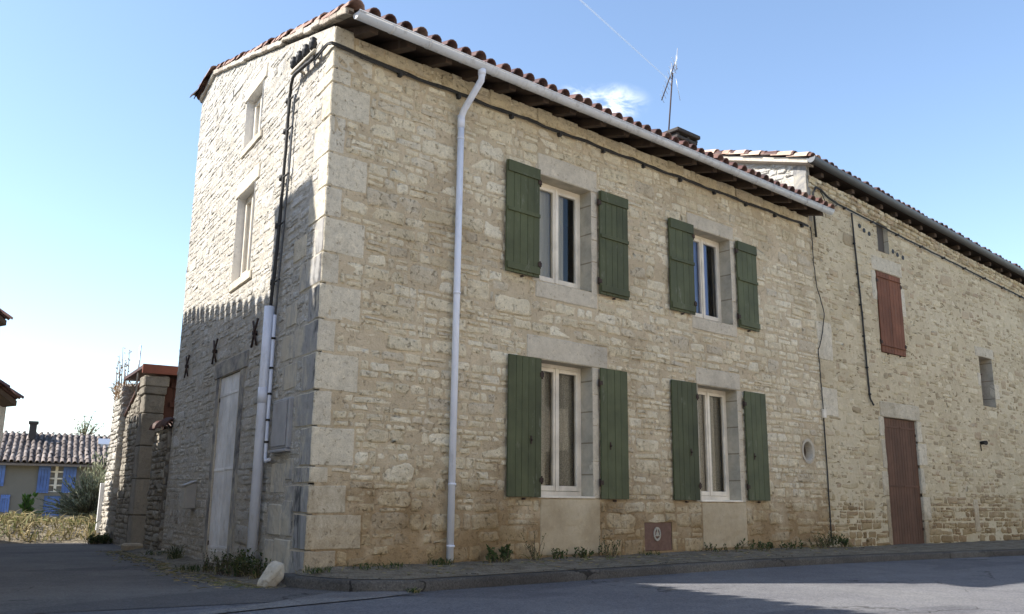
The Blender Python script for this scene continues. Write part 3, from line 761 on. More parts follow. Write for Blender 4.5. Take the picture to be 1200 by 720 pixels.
for s in (SW1, SW2, SD):
    mb = MB()
    for (p, q) in (((s[0], s[2]), (s[0], s[3])), ((s[1], s[3]), (s[1], s[2])), ((s[0], s[3]), (s[1], s[3]))):
        mb.quad(LF(p[0], p[1], 0.02), LF(q[0], q[1], 0.02), LF(q[0], q[1], -0.35), LF(p[0], p[1], -0.35))
    mb.build('reveal', M['white_plaster'] if s is not SD else M['lintel'], house, recalc=False)
dressed('lintel', LF, 2.70, 3.78, 6.382, 6.61, -0.35, 0.02, M['lintel']); dressed('lintel', LF, 2.70, 3.86, 4.902, 5.14, -0.35, 0.02, M['lintel'])
dressed('sill', LF, 2.72, 3.75, 5.50, 5.618, -0.35, 0.03, M['lintel']); dressed('sill', LF, 2.72, 3.80, 3.50, 3.638, -0.35, 0.03, M['lintel'])
dressed('lintel', LF, 2.58, 4.25, 2.312, 2.54, -0.35, 0.022, M['weathered'])
dressed('jamb', LF, 2.70, 2.868, -0.25, 2.31, -0.2, 0.02, M['weathered']); dressed('jamb', LF, 3.922, 4.09, -0.28, 2.31, -0.2, 0.02, M['weathered'])
# shutters
def shutter(T, u0, u1, z0, z1, mat, nb, battens=None, hinge_side=1, tilt=0.0, d=0.035, pins=True, gap=0.0035, parent=house, strap=None, name='shutter', bottoms=0.0):
    mb = MB(); w = (u1 - u0) / nb; swing = U(-0.012, 0.012)
    def TT(u, z, dd): 
        k = (u - (u0 if hinge_side < 0 else u1))
        return T(u, z + tilt * k, dd + d + abs(k) * swing)
    ws = [U(0.85, 1.15) for _ in range(nb)]; sm = sum(ws); a = u0
    for x in ws:
        b = a + x / sm * (u1 - u0)
        mb.box((a + gap / 2, z0 - U(0, bottoms), 0), (b - gap / 2, z1, 0.026 + U(-.001, .001)), TT); a = b
    if battens:
        for (f, bh) in battens:
            zc = z0 + (z1 - z0) * f
            mb.box((u0 + 0.012, zc - bh / 2, 0.0262), (u1 - 0.004, zc + bh / 2, 0.046), TT)
    o = mb.build(name, mat, parent, bevel=0.003)
    if pins:
        hm = MB(); hu = u0 if hinge_side < 0 else u1
        for f in (0.12, 0.88):
            zc = z0 + (z1 - z0) * f
            hm.box((hu - 0.03, zc - 0.028, 0.004), (hu + 0.03, zc + 0.028, 0.036), TT)
            hm.tube([TT(hu + hinge_side * 0.02, zc - 0.05, 0.012), TT(hu + hinge_side * 0.02, zc + 0.05, 0.012)], 0.012, 6)
            hm.build('hinge', M['iron'], o, bevel=0.002); hm = MB()
        if strap:
            for f in strap:
                zc = z0 + (z1 - z0) * f
                hm.box((u0 + 0.01, zc - 0.018, 0.0265), (u1 - 0.01, zc + 0.018, 0.034), TT)
                hm.build('strap_hinge', mat, o, bevel=0.002); hm = MB()
        if not battens and not strap:
            uc = u0 + (u1 - u0) * (0.68 if hinge_side > 0 else 0.32); zc = z0 + (z1 - z0) * 0.40
            hm.box((uc - .012, zc - .05, 0.0265), (uc + .012, zc + .05, 0.034), TT); hm.tube([TT(uc, zc, .03), TT(uc, zc, .055)], .012, 6); hm.build('bolt', M['iron'], o, bevel=0.002); hm = MB()
        # latch dog
        hm.box(((u0 + u1) / 2 - 0.012, z0 - 0.035, -0.02), ((u0 + u1) / 2 + 0.012, z0 - 0.012, 0.03), TT)
        hm.build('latch', M['iron'], o, bevel=0.002)
    return o
B3 = [(0.93, 0.16), (0.53, 0.10), (0.06, 0.10)]
B3u = [(0.95, 0.15), (0.56, 0.05), (0.055, 0.09)]
shutter(FR, 2.50, 3.075, 3.47, 4.93, M['green'], 5, B3u, 1); shutter(FR, 4.21, 4.80, 3.45, 4.93, M['green'], 5, B3u, -1)
shutter(FR, 5.73, 6.31, 3.46, 4.87, M['green'], 4, B3u, 1); shutter(FR, 7.45, 8.00, 3.43, 4.86, M['green'], 4, B3u, -1, tilt=-0.012)
shutter(FR, 2.57, 3.12, 0.725, 2.43, M['green'], 5, None, 1); shutter(FR, 4.20, 4.74, 0.715, 2.43, M['green'], 4, None, -1)
shutter(FR, 5.70, 6.28, 0.715, 2.42, M['green'], 5, None, 1); shutter(FR, 7.50, 8.08, 0.725, 2.41, M['green'], 4, None, -1)
# side door: two weathered white board leaves
shutter(LF, 2.875, 3.385, -0.20, 2.30, M['white_wood'], 3, None, -1, d=-0.035, name='door', strap=(0.10, 0.50, 0.90), bottoms=0.05, gap=0.009)
shutter(LF, 3.395, 3.915, -0.22, 2.30, M['white_wood'], 3, None, 1, d=-0.03, name='door', strap=(0.10, 0.50, 0.90), bottoms=0.05, gap=0.009)
for (a, b, z) in ((2.885, 3.375, -0.19), (3.405, 3.905, -0.205)):
    mb = MB(); mb.box((a, z, 0.0), (b, z + 0.19, 0.006), LF); mb.build('kick_board', M['worn_wood'], house, bevel=0.003)
# round vent opening
mb = MB(); cu, cz, rr = ROUND; n = 32
rg = [[(rr * 1.0, 0.014), (rr * 0.80, 0.016), (rr * 0.72, 0.0), (rr * 0.68, -0.18)]]
for k in range(n):
    a = 2 * PI * k / n
    for (r_, d_) in rg[0]: mb.v.append(tuple(FR(cu + r_ * math.cos(a), cz + r_ * 1.06 * math.sin(a), d_)))
for k in range(n):
    for j in range(3): mb.face((k * 4 + j, ((k + 1) % n) * 4 + j, ((k + 1) % n) * 4 + j + 1, k * 4 + j + 1), 0, j > 0)
ov = mb.build('round_vent', M['lintel'], house)
# annulus filling the square hole around the ring
mb = MB(); mb.add([FR(cu + rr * .67 * math.cos(2 * PI * k / n), cz + rr * .71 * math.sin(2 * PI * k / n), -0.12) for k in range(n)], [tuple(range(n))]); mb.build('vent_board', M['oldwood'], ov)
# red access panel with its little round grille
mb = MB(); mb.box((PLQ[0], PLQ[2], -0.06), (PLQ[1], PLQ[3], -0.004), FR)
pn = mb.build('access_panel', M['brickred'], house, bevel=0.01, rough=0.008)
mb = MB(); cu, cz = 5.36, 0.255; n = 20
def ringm(mb, cu, cz, r0, r1, d0, d1, n=20, sq=1.25):
    o = len(mb.v)
    for k in range(n):
        a = 2 * PI * k / n
        for (r_, d_) in ((r1, d0), (r1, d1), (r0, d1), (r0, d0)): mb.v.append(tuple(FR(cu + r_ * math.cos(a), cz + sq * r_ * math.sin(a), d_)))
    for k in range(n):
        for j in range(3): mb.face((o + k * 4 + j, o + ((k + 1) % n) * 4 + j, o + ((k + 1) % n) * 4 + j + 1, o + k * 4 + j + 1), 0)
ringm(mb, cu, cz, 0.052, 0.075, -0.004, 0.008)
for a in (PI / 2, PI / 2 + 2.1, PI / 2 - 2.1):
    mb.tube([FR(cu, cz, 0.004), FR(cu + 0.055 * math.cos(a), cz + 0.065 * math.sin(a), 0.004)], 0.010, 6)
ringm(mb, cu, cz, 0.010, 0.026, -0.004, 0.010, 12)
mb.build('vent_grille', M['weathered'], pn)
# iron X anchors on the side wall
for (u, z) in ((2.28, 2.70), (4.30, 2.74), (6.10, 2.74)):
    mb = MB()
    for s in (1, -1):
        p = [LF(u - 0.11, z - s * 0.17, 0.03), LF(u - 0.02, z - s * 0.02, 0.04), LF(u + 0.11, z + s * 0.17, 0.03)]
        mb.tube(p, 0.014, 6)
    mb.tube([LF(u, z, -0.02), LF(u, z, 0.06)], 0.03, 8)
    mb.build('wall_anchor', M['iron'], house)

# ------------------------------------------------------------------ canal tile roofs
def canal_tile(mb, O, S, T, N, s0, t0, length, r0, r1, h0, tilt=0.0, convex=True, thick=0.0, mat=0, seg=6):
    """tile from s0 up-slope; r0 radius at the lower end."""
    o = len(mb.v); js = U(-0.03, 0.03); jt = U(-0.014, 0.014); jr = U(-0.05, 0.05); h0 += U(-0.008, 0.012)
    layers = [0.0] if thick == 0 else [0.0, -thick]
    for L in layers:
        for (s, r, h) in ((s0 + js, r0 + L, h0 + tilt), (s0 + js + length, r1 + L, h0)):
            for k in range(seg + 1):
                a = PI * k / seg
                x = r * math.cos(a); y = r * math.sin(a) * (1.0 if convex else -0.62)
                mb.v.append(tuple(O + S * s + T * (t0 + jt + x + jr * (s - s0)) + N * (h + y)))
    n = seg + 1
    for k in range(seg):
        mb.face((o + k, o + k + 1, o + n + k + 1, o + n + k), mat, True)
        if thick:
            mb.face((o + 2 * n + k, o + 2 * n + k + 1, o + 3 * n + k + 1, o + 3 * n + k), mat, True)
            mb.face((o + k, o + k + 1, o + 2 * n + k + 1, o + 2 * n + k), mat)
            mb.face((o + n + k, o + n + k + 1, o + 3 * n + k + 1, o + 3 * n + k), mat)
def tiled(mb, O, S, T, width, length, pitch, r, expo=0.33, inside=lambda s, t: True, mat=0, full=True, seg=6):
    N = T.cross(S).normalized()
    if N.z < 0: N = -N
    nc = int(width / pitch); nr = int(length / expo) + 1
    for c in range(nc + 1):
        t = c * pitch
        for k in range(nr):
            s = k * expo
            L = min(expo + 0.09, length - s)
            if L < 0.05: continue
            if inside(s + expo * 0.3, t + pitch * 0.5): canal_tile(mb, O, S, T, N, s, t + pitch * 0.5, L, r * 0.82, r * 0.95, 0.065, 0.015, False, 0.014 if k == 0 else 0, mat, seg)
            if inside(s + expo * 0.3, t): canal_tile(mb, O, S, T, N, s - (0.03 if k == 0 else 0), t, L, r * U(0.96, 1.06), r * 0.84, 0.055, 0.018, True, 0.014 if k == 0 else 0, mat, seg)
vS = Vector((0, 1, ROOF_S)).normalized(); vT = Vector((1, 0, 0))
O_roof = Vector((-0.02, -0.46, roof_z(-0.46)))
kxy = DL.x / DL.y
rid_y = DL.y * RU
LEN = (rid_y + 0.46) / vS.y
# roof deck
mb = MB()
def rdk(x, y, dz): return (x, y, roof_z(y) + dz)
A = [(-0.02 - 0.42 * kxy, -0.42), (9.84, -0.42), (9.84, rid_y), (rid_y * kxy - 0.02, rid_y)]
mb.add([rdk(x, y, 0.03) for x, y in A] + [rdk(x, y, 0.0) for x, y in A], [(0, 1, 2, 3), (7, 6, 5, 4), (0, 4, 5, 1), (1, 5, 6, 2), (2, 6, 7, 3), (3, 7, 4, 0)])
y2 = DL.y * 7.02
zr = roof_z(rid_y)
bk = [(9.84, rid_y, zr), (9.84, y2, zr - 0.14), (y2 * kxy - 0.02, y2, zr - 0.14), (rid_y * kxy - 0.02, rid_y, zr)]
mb.add([(x, y, z + 0.03) for x, y, z in bk] + [(x, y, z) for x, y, z in bk], [(0, 1, 2, 3), (7, 6, 5, 4), (0, 4, 5, 1), (1, 5, 6, 2), (2, 6, 7, 3), (3, 7, 4, 0)])
roof = mb.build('roof', M['oldwood'], house)
mb = MB()
tiled(mb, O_roof, vS, vT, 9.78, LEN, 0.208, 0.080, inside=lambda s, t: (O_roof.x + t) > (O_roof.y + s * vS.y) * kxy + 0.05)
# ridge and rear slope tiles
vS2 = Vector((0, -1, 0.14)).normalized()
tiled(mb, Vector((1.05, y2 + 0.05, zr - 0.13)), vS2, vT, 8.7, 1.05, 0.208, 0.088, seg=4)
for k in range(26):
    canal_tile(mb, Vector((rid_y * kxy + 0.0, rid_y, zr + 0.05)), Vector((1, 0, 0)), Vector((0, 1, 0)), Vector((0, 0, 1)), k * 0.34, 0, 0.42, 0.115, 0.10, 0.02, 0.01, True, 0.012)
# verge rows along the side gable
dS = Vector((DL.x, DL.y, ROOF_S * DL.y)).normalized(); dT = Vector((0, 0, 1)).cross(DL).normalized() * -1
Nv = dS.cross(dT).normalized(); Nv = Nv if Nv.z > 0 else -Nv
Ov = LF(-0.46, 0, -0.035); Ov.z = roof_z(-0.46)
mbv = MB()
for k in range(20):
    canal_tile(mbv, Ov, dS, dT, Nv, k * 0.325, 0.0, 0.42, 0.098, 0.080, 0.045, 0.022, True, 0.014)
dS2 = Vector((DL.x, DL.y, -0.14)).normalized()
Nv2 = dS2.cross(dT).normalized(); Nv2 = Nv2 if Nv2.z > 0 else -Nv2
Ov2 = LF(RU, 0, 0.03); Ov2.z = zr + 0.0
for k in range(3): canal_tile(mbv, Ov2, dS2, dT, Nv2, 0.98 - k * 0.34 - 0.34, 0.0, 0.42, 0.095, 0.105, 0.055, 0.0, True, 0.014)
mb.build('roof_tiles', M['tile'], roof, recalc=False)
mbv.build('verge_tiles', M['tile_verge'], roof, recalc=False)
# verge mortar bed
mb = MB()
def vm(u, dz, d): 
    p = LF(u, 0, d); p.z = (roof_z(p.y) if u <= RU else zr - 0.14 * (u - RU)) + dz; return p
u = -0.40
while u < 6.95:
    e = min(u + U(.24, .36), 6.98); lo, hi, dd = U(-.035, -.005), U(.05, .075), U(.050, .060)
    if u < RU < e: e = RU
    a, b = u, e - 0.008
    q = [vm(a, lo, dd), vm(b, lo + U(-.008, .008), dd + U(-.004, .004)), vm(b, hi - .012, dd), vm(a, hi, dd - .004)]
    q2 = [vm(a, lo, -0.05), vm(b, lo, -0.05), vm(b, hi - .012, -0.05), vm(a, hi, -0.05)]
    mb.add(q + q2, [(0, 1, 2, 3), (7, 6, 5, 4), (0, 4, 5, 1), (3, 2, 6, 7), (0, 3, 7, 4), (1, 5, 6, 2)]); u = e
mb.build('verge', M['verge_mortar'], roof, bevel=0.008, rough=0.008)
# rafters under the eave and the rough wall head
for i in range(19):
    x = 0.28 + i * 0.522 + U(-0.03, 0.03); w = U(0.045, 0.06)
    mb = MB()
    y0, y1 = -0.36 + U(-0.02, 0.03), 0.3
    vs = []
    for (y, top) in ((y0, 0), (y1, 0)):
        for dx in (-w, w):
            vs.append((x + dx, y, roof_z(y) - 0.003)); vs.append((x + dx + U(-.004, .004), y, roof_z(y) - (0.10 if y == y0 else 0.15)))
    mb.add(vs, [(0, 1, 3, 2), (4, 6, 7, 5), (0, 4, 5, 1), (2, 3, 7, 6), (1, 5, 7, 3), (0, 2, 6, 4)])
    mb.build('rafter', M['oldwood'], house, bevel=0.006)
mb = MB()
x = 0.3
while x < 9.7:
    w = U(.1, .42); mb.box((x, -0.004 - U(0, .014), 5.66 + U(-.03, .03)), (min(x + w - U(.005, .02), 9.84), 0.2, 5.80 + U(-.01, .04))); x += w
mb.build('wall_head', M['front_stone'], house, bevel=0.012)
# half-round gutter
mb = MB(); gy, gzv, gr = -0.475, 5.80, 0.066; seg = 10
gx = [-0.03, 9.80]
for L, rr in ((0, gr), (1, gr - 0.006)):
    for x in gx:
        for k in range(seg + 1):
            a = PI + PI * k / seg
            mb.v.append((x, gy + rr * math.cos(a), gzv + rr * 1.1 * math.sin(a) - 0.006 * (x / 9.8) * 0))
n = seg + 1
for k in range(seg):
    mb.face((k, k + 1, n + k + 1, n + k), 0, True); mb.face((2 * n + k, 3 * n + k, 3 * n + k + 1, 2 * n + k + 1), 0, True)
for (a, b) in ((0, n), (seg, n + seg)): mb.face((a, b, b + 2 * n, a + 2 * n))
for x in (0, n): mb.face(tuple(x + k for k in range(n)))
mb.tube([(gx[0], gy - gr, gzv + 0.004), (gx[1], gy - gr, gzv + 0.004)], 0.009, 6)
gut = mb.build('gutter', M['gutter'], house)
for i in range(19):
    x = 0.42 + i * 0.50; mb = MB()
    for k in range(seg):
        a0, a1 = PI + PI * k / seg, PI + PI * (k + 1) / seg; r = gr + 0.005
        mb.quad((x - .012, gy + r * math.cos(a0), gzv + 1.1 * r * math.sin(a0)), (x + .012, gy + r * math.cos(a0), gzv + 1.1 * r * math.sin(a0)), (x + .012, gy + r * math.cos(a1), gzv + 1.1 * r * math.sin(a1)), (x - .012, gy + r * math.cos(a1), gzv + 1.1 * r * math.sin(a1)))
    mb.build('gutter_clip', M['gutter'], gut, recalc=False)
# downpipe with swan neck
dpx = 1.735
mb = MB()
mb.tube([(dpx - .01, gy, gzv - 0.05), (dpx - .01, gy, gzv - 0.13), (dpx - .005, gy + 0.015, gzv - 0.19), (dpx - .0, -0.13, gzv - 0.46), (dpx, -0.085, gzv - 0.53), (dpx, -0.078, gzv - 0.62)], 0.042, 12)
mb.tube([(dpx, -0.078, gzv - 0.60), (dpx, -0.075, 3.0), (dpx - .004, -0.075, 0.02)], 0.040, 14)
mb.tube([(dpx, -0.078, gzv - 0.52), (dpx, -0.078, gzv - 0.68)], 0.046, 14)
mb.tube([(dpx - .01, gy, gzv - 0.06), (dpx - .01, gy, gzv - 0.13)], 0.048, 14)
dp = mb.build('downpipe', M['pipe'], house)
mb = MB()
for z in (4.98, 3.05, 0.85, 0.18):
    mb = MB(); mb.tube([(dpx, -0.0765, z - 0.012), (dpx, -0.0765, z + 0.012)], 0.046, 14); mb.tube([(dpx + 0.05, -0.06, z), (dpx + 0.03, 0.02, z)], 0.008, 6)
    mb.build('pipe_clamp', M['pipe'], dp)
# chimney
mb = MB()
zc = roof_z(1.15) - 0.15
mb.box((7.24, 0.90, zc), (7.70, 1.40, 6.88)); mb.box((7.16, 0.82, 6.99), (7.80, 1.48, 7.06))
for x in (7.16, 7.44, 7.68): mb.box((x + .05, 0.88, 6.94), (x + 0.12, 1.42, 6.99))
mb.box((7.19, 0.86, 6.88), (7.76, 1.44, 6.94))
mb.build('chimney', M['chim'], house, bevel=0.012)

# ------------------------------------------------------------------ things fixed to the house
ant = thing('tv_antenna', 'thin metal television antenna on a leaning mast above the dark chimney', 'antenna', (7.25, 1.1, 6.9))
mb = MB(); a0, a1 = Vector((7.23, 1.14, 6.55)), Vector((7.41, 1.10, 8.25)); mb.tube([a0, a1], 0.013, 6); mb.build('mast', M['iron'], ant)
mb = MB(); b0, b1 = Vector((7.02, 1.05, 7.58)), Vector((7.57, 1.15, 8.55)); mb.tube([b0, b1], 0.010, 6)
bd = (b1 - b0).normalized(); side = bd.cross(Vector((0.3, -1, 0.1))).normalized(); fr2 = bd.cross(side).normalized()
mb.build('boom', M['iron'], ant)
mb = MB()
for i in range(9):
    p = b0 + (b1 - b0) * (0.03 + 0.115 * i); L = 0.09 + 0.006 * i
    mb = MB(); mb.tube([p - side * L, p + side * L], 0.004, 4)
    mb.build('element', M['alu'], ant)
mb = MB()
p = a1 - (a1 - a0).normalized() * 0.03
for (dx, h0, h1) in ((-0.06, -0.1, 0.22), (0.12, 0.15, 0.58), (0.07, 0.10, 0.42)):
    mb.tube([p + Vector((dx, 0, h0)), p + Vector((dx + 0.05, 0, h1))], 0.006, 5)
mb.tube([p, p + Vector((0.14, 0, 0.16))], 0.008, 5); mb.tube([p + Vector((0.1, 0, -0.05)), p + Vector((0.24, 0.03, -0.42))], 0.004, 4)
mb.build('dipole', M['alu'], ant)

pc = thing('power_cable', 'black power cables running down the side wall from the bracket into the grey guard pipe', 'cable', tuple(LF(1.5, 3, 0)))
def wob(pts, n, amp):
    out = []
    for a, b in zip(pts, pts[1:]):
        for i in range(n): out.append(a.lerp(b, i / n) + Vector((U(-amp, amp), U(-amp, amp), U(-amp, amp))))
    out.append(pts[-1]); return out
mb = MB()
for (off, r) in ((0.0, 0.021), (0.028, 0.016)):
    mb.tube(wob([LF(1.54 + off, 2.86, 0.07), LF(1.50 + off, 3.6, 0.05), LF(1.44 + off, 4.6, 0.05), LF(1.42 + off, 5.2, 0.05), LF(1.38 + off, 5.55, 0.06), LF(1.22 + off * .5, 5.72, 0.09), LF(0.9, 5.70 + off, 0.09), LF(0.45, 5.64 + off, 0.08)], 5, 0.005), r, 6)
mb.build('cable', M['cable'], pc)
mb = MB()
mb.tube(wob([LF(1.40, 2.75, 0.05), LF(1.33, 3.7, 0.04), LF(1.27, 4.6, 0.04), LF(1.25, 5.2, 0.04), LF(1.2, 5.5, 0.05)], 5, 0.004), 0.013, 6)
mb.build('cable', M['zinc'], pc)
mb = MB()
for z in (3.2, 3.9, 4.5, 5.1, 5.5):
    mb = MB(); u = 1.56 - 0.05 * (z - 3); mb.tube([LF(u - 0.22, z, 0.045), LF(u + 0.06, z, 0.06)], 0.012, 5); mb.tube([LF(u + .01, z - .03, 0.06), LF(u + .01, z + .03, 0.06)], 0.03, 8)
    mb.build('clip', M['cable'], pc)
mb = MB()
mb.tube(wob([LF(0.5, 5.66, 0.07), LF(0.1, 5.66, 0.06), Vector((-0.06, -0.03, 5.62)), FR(0.25, 5.60, 0.05), FR(0.9, 5.575, 0.045)], 4, 0.004), 0.014, 6)
mb.tube(wob([LF(0.45, 5.62, 0.07), LF(0.05, 5.63, 0.07), Vector((-0.07, -0.06, 5.585)), FR(0.3, 5.565, 0.05), FR(0.9, 5.55, 0.045)], 4, 0.004), 0.011, 6)
mb.build('cable', M['cable'], pc)

br = thing('insulator_bracket', 'row of four black insulators on a stone-coloured bracket high on the side wall', 'insulators', tuple(LF(0.8, 5.7, 0)))
mb = MB(); mb.tube([LF(1.25, 5.78, 0.10), LF(0.38, 5.70, 0.10)], 0.022, 6); mb.tube([LF(1.05, 5.76, 0.10), LF(1.05, 5.70, -0.05)], 0.02, 6); mb.tube([LF(0.5, 5.71, 0.10), LF(0.5, 5.66, -0.05)], 0.02, 6)
mb.build('bracket_bar', M['lintel'], br)
for u, z in ((1.17, 5.80), (0.95, 5.78), (0.72, 5.76), (0.47, 5.735)):
    mb = MB(); c = LF(u, z, 0.10)
    prof = [(0.0, 0.02), (0.03, 0.045), (0.06, 0.04), (0.075, 0.05), (0.11, 0.045), (0.13, 0.035), (0.145, 0.045), (0.165, 0.02)]
    mb.tube([c + Vector((0, 0, h)) for h, _ in prof], [r for _, r in prof], 10); mb.build('insulator', M['black'], br)

fc = thing('facade_cable', 'twisted dark cable clipped along the top of the main facade below the eave', 'cable', (5, 0, 5.58))
pts = []
for i in range(60):
    x = 0.3 + (9.75 - 0.3) * i / 59; sag = 0.014 * math.sin(i * 0.9)
    pts.append(Vector((x, -0.04, 5.565 + 0.04 * x / 9.7 + sag * 0.6 + U(-.003, .003))))
mb = MB(); mb.tube(pts, 0.013, 6); mb.tube([p + Vector((0, -0.006, 0.018 + 0.006 * math.sin(i * 2.0))) for i, p in enumerate(pts)], 0.010, 6); mb.build('cable', M['cable'], fc)
mb = MB()
for i in range(11):
    x = 0.85 + i * 0.87; z = 5.565 + 0.04 * x / 9.7; mb = MB()
    mb.tube([(x, 0.01, z - 0.005), (x, -0.055, z + 0.0)], 0.024, 6); mb.box((x - 0.02, -0.06, z - 0.055), (x + 0.02, -0.01, z + 0.0))
    mb.build('clip', M['cable'], fc)

gp = thing('guard_pipe', 'tall pale grey plastic pipe guarding the cables beside the white side door', 'pipe', tuple(LF(1.6, -0.2, 0.1)))
mb = MB(); mb.tube([LF(1.53, -0.16, 0.09), LF(1.53, 2.12, 0.085), LF(1.54, 2.90, 0.08)], 0.060, 16); mb.tube([LF(1.53, 1.75, 0.086), LF(1.53, 1.93, 0.086)], 0.063, 16); mb.build('pipe', M['pipe'], gp)
mb = MB(); mb.tube([LF(1.40, 2.78, 0.05), LF(1.40, 1.12, 0.05), LF(1.37, 1.08, 0.05), LF(1.24, 1.10, 0.05)], 0.02, 8); mb.build('conduit', M['pipe'], gp)
mb = MB()
for z in (2.5, 2.15, 1.85, 1.55, 1.3):
    mb = MB(); mb.tube([LF(1.40, z - .012, 0.05), LF(1.40, z + .012, 0.05)], 0.026, 8); mb.build('clip', M['black'], gp)

mc = thing('meter_cabinet', 'grey weathered electricity meter cabinet on the side wall near the corner', 'cabinet', tuple(LF(0.9, 1.2, 0)))
mb = MB(); mb.box((0.66, 1.20, -0.05), (1.22, 1.75, 0.05), LF); mb.build('case', M['grey_box'], mc, bevel=0.012)
mb = MB(); mb.box((0.70, 1.23, 0.052), (1.0, 1.72, 0.066), LF); mb.box((1.01, 1.23, 0.052), (1.19, 1.72, 0.062), LF); mb.box((0.64, 1.165, -0.02), (1.24, 1.195, 0.075), LF); mb.build('door', M['grey_box'], mc, bevel=0.006)

mx = thing('mailbox', 'small beige sheet metal mailbox left of the white side door', 'mailbox', tuple(LF(5.0, 0.5, 0)))
mb = MB()
vs = [(4.83, .52, 0), (5.10, .52, 0), (5.10, .52, .15), (4.83, .52, .15), (4.83, .90, 0), (5.10, .90, 0), (5.10, .84, .15), (4.83, .84, .15)]
mb.add([LF(*p) for p in vs], [(0, 1, 2, 3), (4, 7, 6, 5), (0, 3, 7, 4), (1, 5, 6, 2), (3, 2, 6, 7), (0, 4, 5, 1)]); mb.build('body', M['mailbox'], mx, bevel=0.006)
mb = MB(); vs = [(4.81, .905, -.0), (5.12, .905, 0), (5.12, .835, .18), (4.81, .835, .18)]
mb.add([LF(*p) for p in vs] + [LF(p[0], p[1] + .014, p[2]) for p in vs], [(0, 1, 2, 3), (7, 6, 5, 4), (0, 4, 5, 1), (1, 5, 6, 2), (2, 6, 7, 3), (3, 7, 4, 0)]); mb.build('lid', M['mailbox'], mx)
mb = MB(); mb.box((4.87, .60, .151), (5.06, .80, .157), LF); mb.build('flap', M['mailbox'], mx, bevel=0.002)

# conduit and loose cable where the two buildings meet
jc = thing('junction_cable', 'thin dark cable with a small white box hanging at the joint of house and barn', 'cable', (9.9, 0, 1))
mb = MB(); mb.tube(wob([FR(9.86, 5.55, 0.03), FR(9.87, 5.0, 0.03), FR(9.92, 4.5, 0.04), FR(10.10, 4.05, 0.05), FR(10.02, 3.7, 0.04), FR(9.86, 3.35, 0.03), FR(9.87, 2.9, 0.03), FR(9.89, 2.3, 0.03)], 5, 0.006), 0.009, 5)
mb.tube(wob([FR(9.89, 2.2, 0.03), FR(9.90, 0.03, 0.03)], 8, 0.003), 0.012, 6)
mb.tube([FR(9.86, 5.55, 0.03), FR(9.80, 5.60, 0.05)], 0.012, 5)
mb.build('cable', M['cable'], jc)
mb = MB(); mb.box((9.85, 2.15, 0.012), (9.95, 2.30, 0.06), FR); mb.build('junction_box', M['cream'], jc, bevel=0.008)

# ------------------------------------------------------------------ barn
barn = thing('stone_barn', 'long tall stone barn with red-brown shutters adjoining the corner house on the right', 'barn', (9.87, 0, 0))
BL = 22.0
def btop(u): return 6.66 - 0.062 * u
DO = (2.13, 3.40, -0.06, 2.32); SH = (2.24, 3.19, 3.57, 5.22); W1 = (2.43, 2.86, 5.64, 6.28); W2 = (6.55, 7.20, 2.86, 3.97)
cutb = [(DO[0], DO[1], DO[2] - 0.3, DO[3]), SH, W1, W2]
blocks = [(2.02, 3.56, 2.32, 2.62), (1.95, 2.13, 1.95, 2.32), (1.99, 2.13, 1.35, 1.9), (1.92, 2.13, 0.85, 1.3), (2.0, 2.13, -0.1, 0.8), (3.40, 3.58, 1.9, 2.32), (3.40, 3.72, 1.45, 1.88), (3.40, 3.55, 0.9, 1.4), (3.40, 3.70, 0.4, 0.85), (3.40, 3.55, -.1, 0.38),
          (2.12, 3.32, 5.22, 5.52), (2.08, 2.24, 4.6, 5.2), (3.19, 3.36, 4.4, 5.0), (6.4, 7.34, 3.97, 4.2), (6.4, 6.55, 3.3, 3.6), (7.20, 7.45, 3.05, 3.4), (5.58, 5.80, 0.15, 0.82), (0.02, 0.5, 3.2, 3.9), (0.03, 0.55, 2.2, 2.7)]
mb = MB()
backing(mb, BF, -0.03, BL, -0.4, 6.9, cutb, ((0.062, 1, 6.66),))
def dbarn(u, z):
    k = smst(1.6, 0.2, z + 0.5 * math.sin(u * 0.9))
    if R() < k * 0.9: return U(0.004, 0.018)
    return U(-0.006, 0.004) if R() < 0.75 else U(0.0, 0.010)
rubble(mb, BF, 0.0, 15.0, -0.15, 6.7, cutb + blocks, 0.06, 0.135, dbarn, 0.30, 0.012, top=lambda u: btop(u) - 0.01, skip=0.12, bigs=26)
rubble(mb, BF, 15.0, BL, -0.15, 6.7, cutb + blocks, 0.13, 0.2, dbarn, 0.3, 0.014, top=lambda u: btop(u) - 0.01, skip=0.3)
mb.build('wall', [M['barn_stone'], M['barn_mortar']], barn, recalc=False)
for b in blocks:
    mb = MB(); mb.box((b[0], b[2], -0.1), (b[1] - 0.004, b[3] - 0.006, U(0.008, 0.016)), BF); mb.build('dressed_stone', M['quoin'], barn, bevel=0.012, rough=0.009)
# gable wall showing above the house roof
def GF(y, z, d): return Vector((9.87 - d, y, z))
gs = 0.318
mb = MB(); gtop = lambda y: 6.93 + gs * (y + 0.15)
backing(mb, GF, -0.0, 7.0, 5.0, 9.5, [], ((-gs, 1, 6.93 + gs * 0.15),))
rubble(mb, GF, 0.0, 7.0, 5.6, 9.3, [(-0.1, 0.25, 5, 7.0)], 0.08, 0.17, lambda u, z: U(0.008, 0.02), 0.3, 0.014, top=lambda y: gtop(y) - 0.02)
mb.build('gable_wall', [M['side_stone'], M['side_mortar']], barn, recalc=False)
mb = MB()
for z in (5.75, 6.15, 6.5): mb.box((z * 0, 0, 0), (0.001, 0.001, 0.001)) if False else mb.box((-0.008, z, 0.02), (0.26, z + 0.36, 0.03), lambda a, b, c: Vector((9.87 - 0.012 + 0.0 * c, a, b)) if c < 0.025 else Vector((9.87 + 0.1, a, b)))
mb.build('gable_quoin', M['weathered'], barn, bevel=0.006)
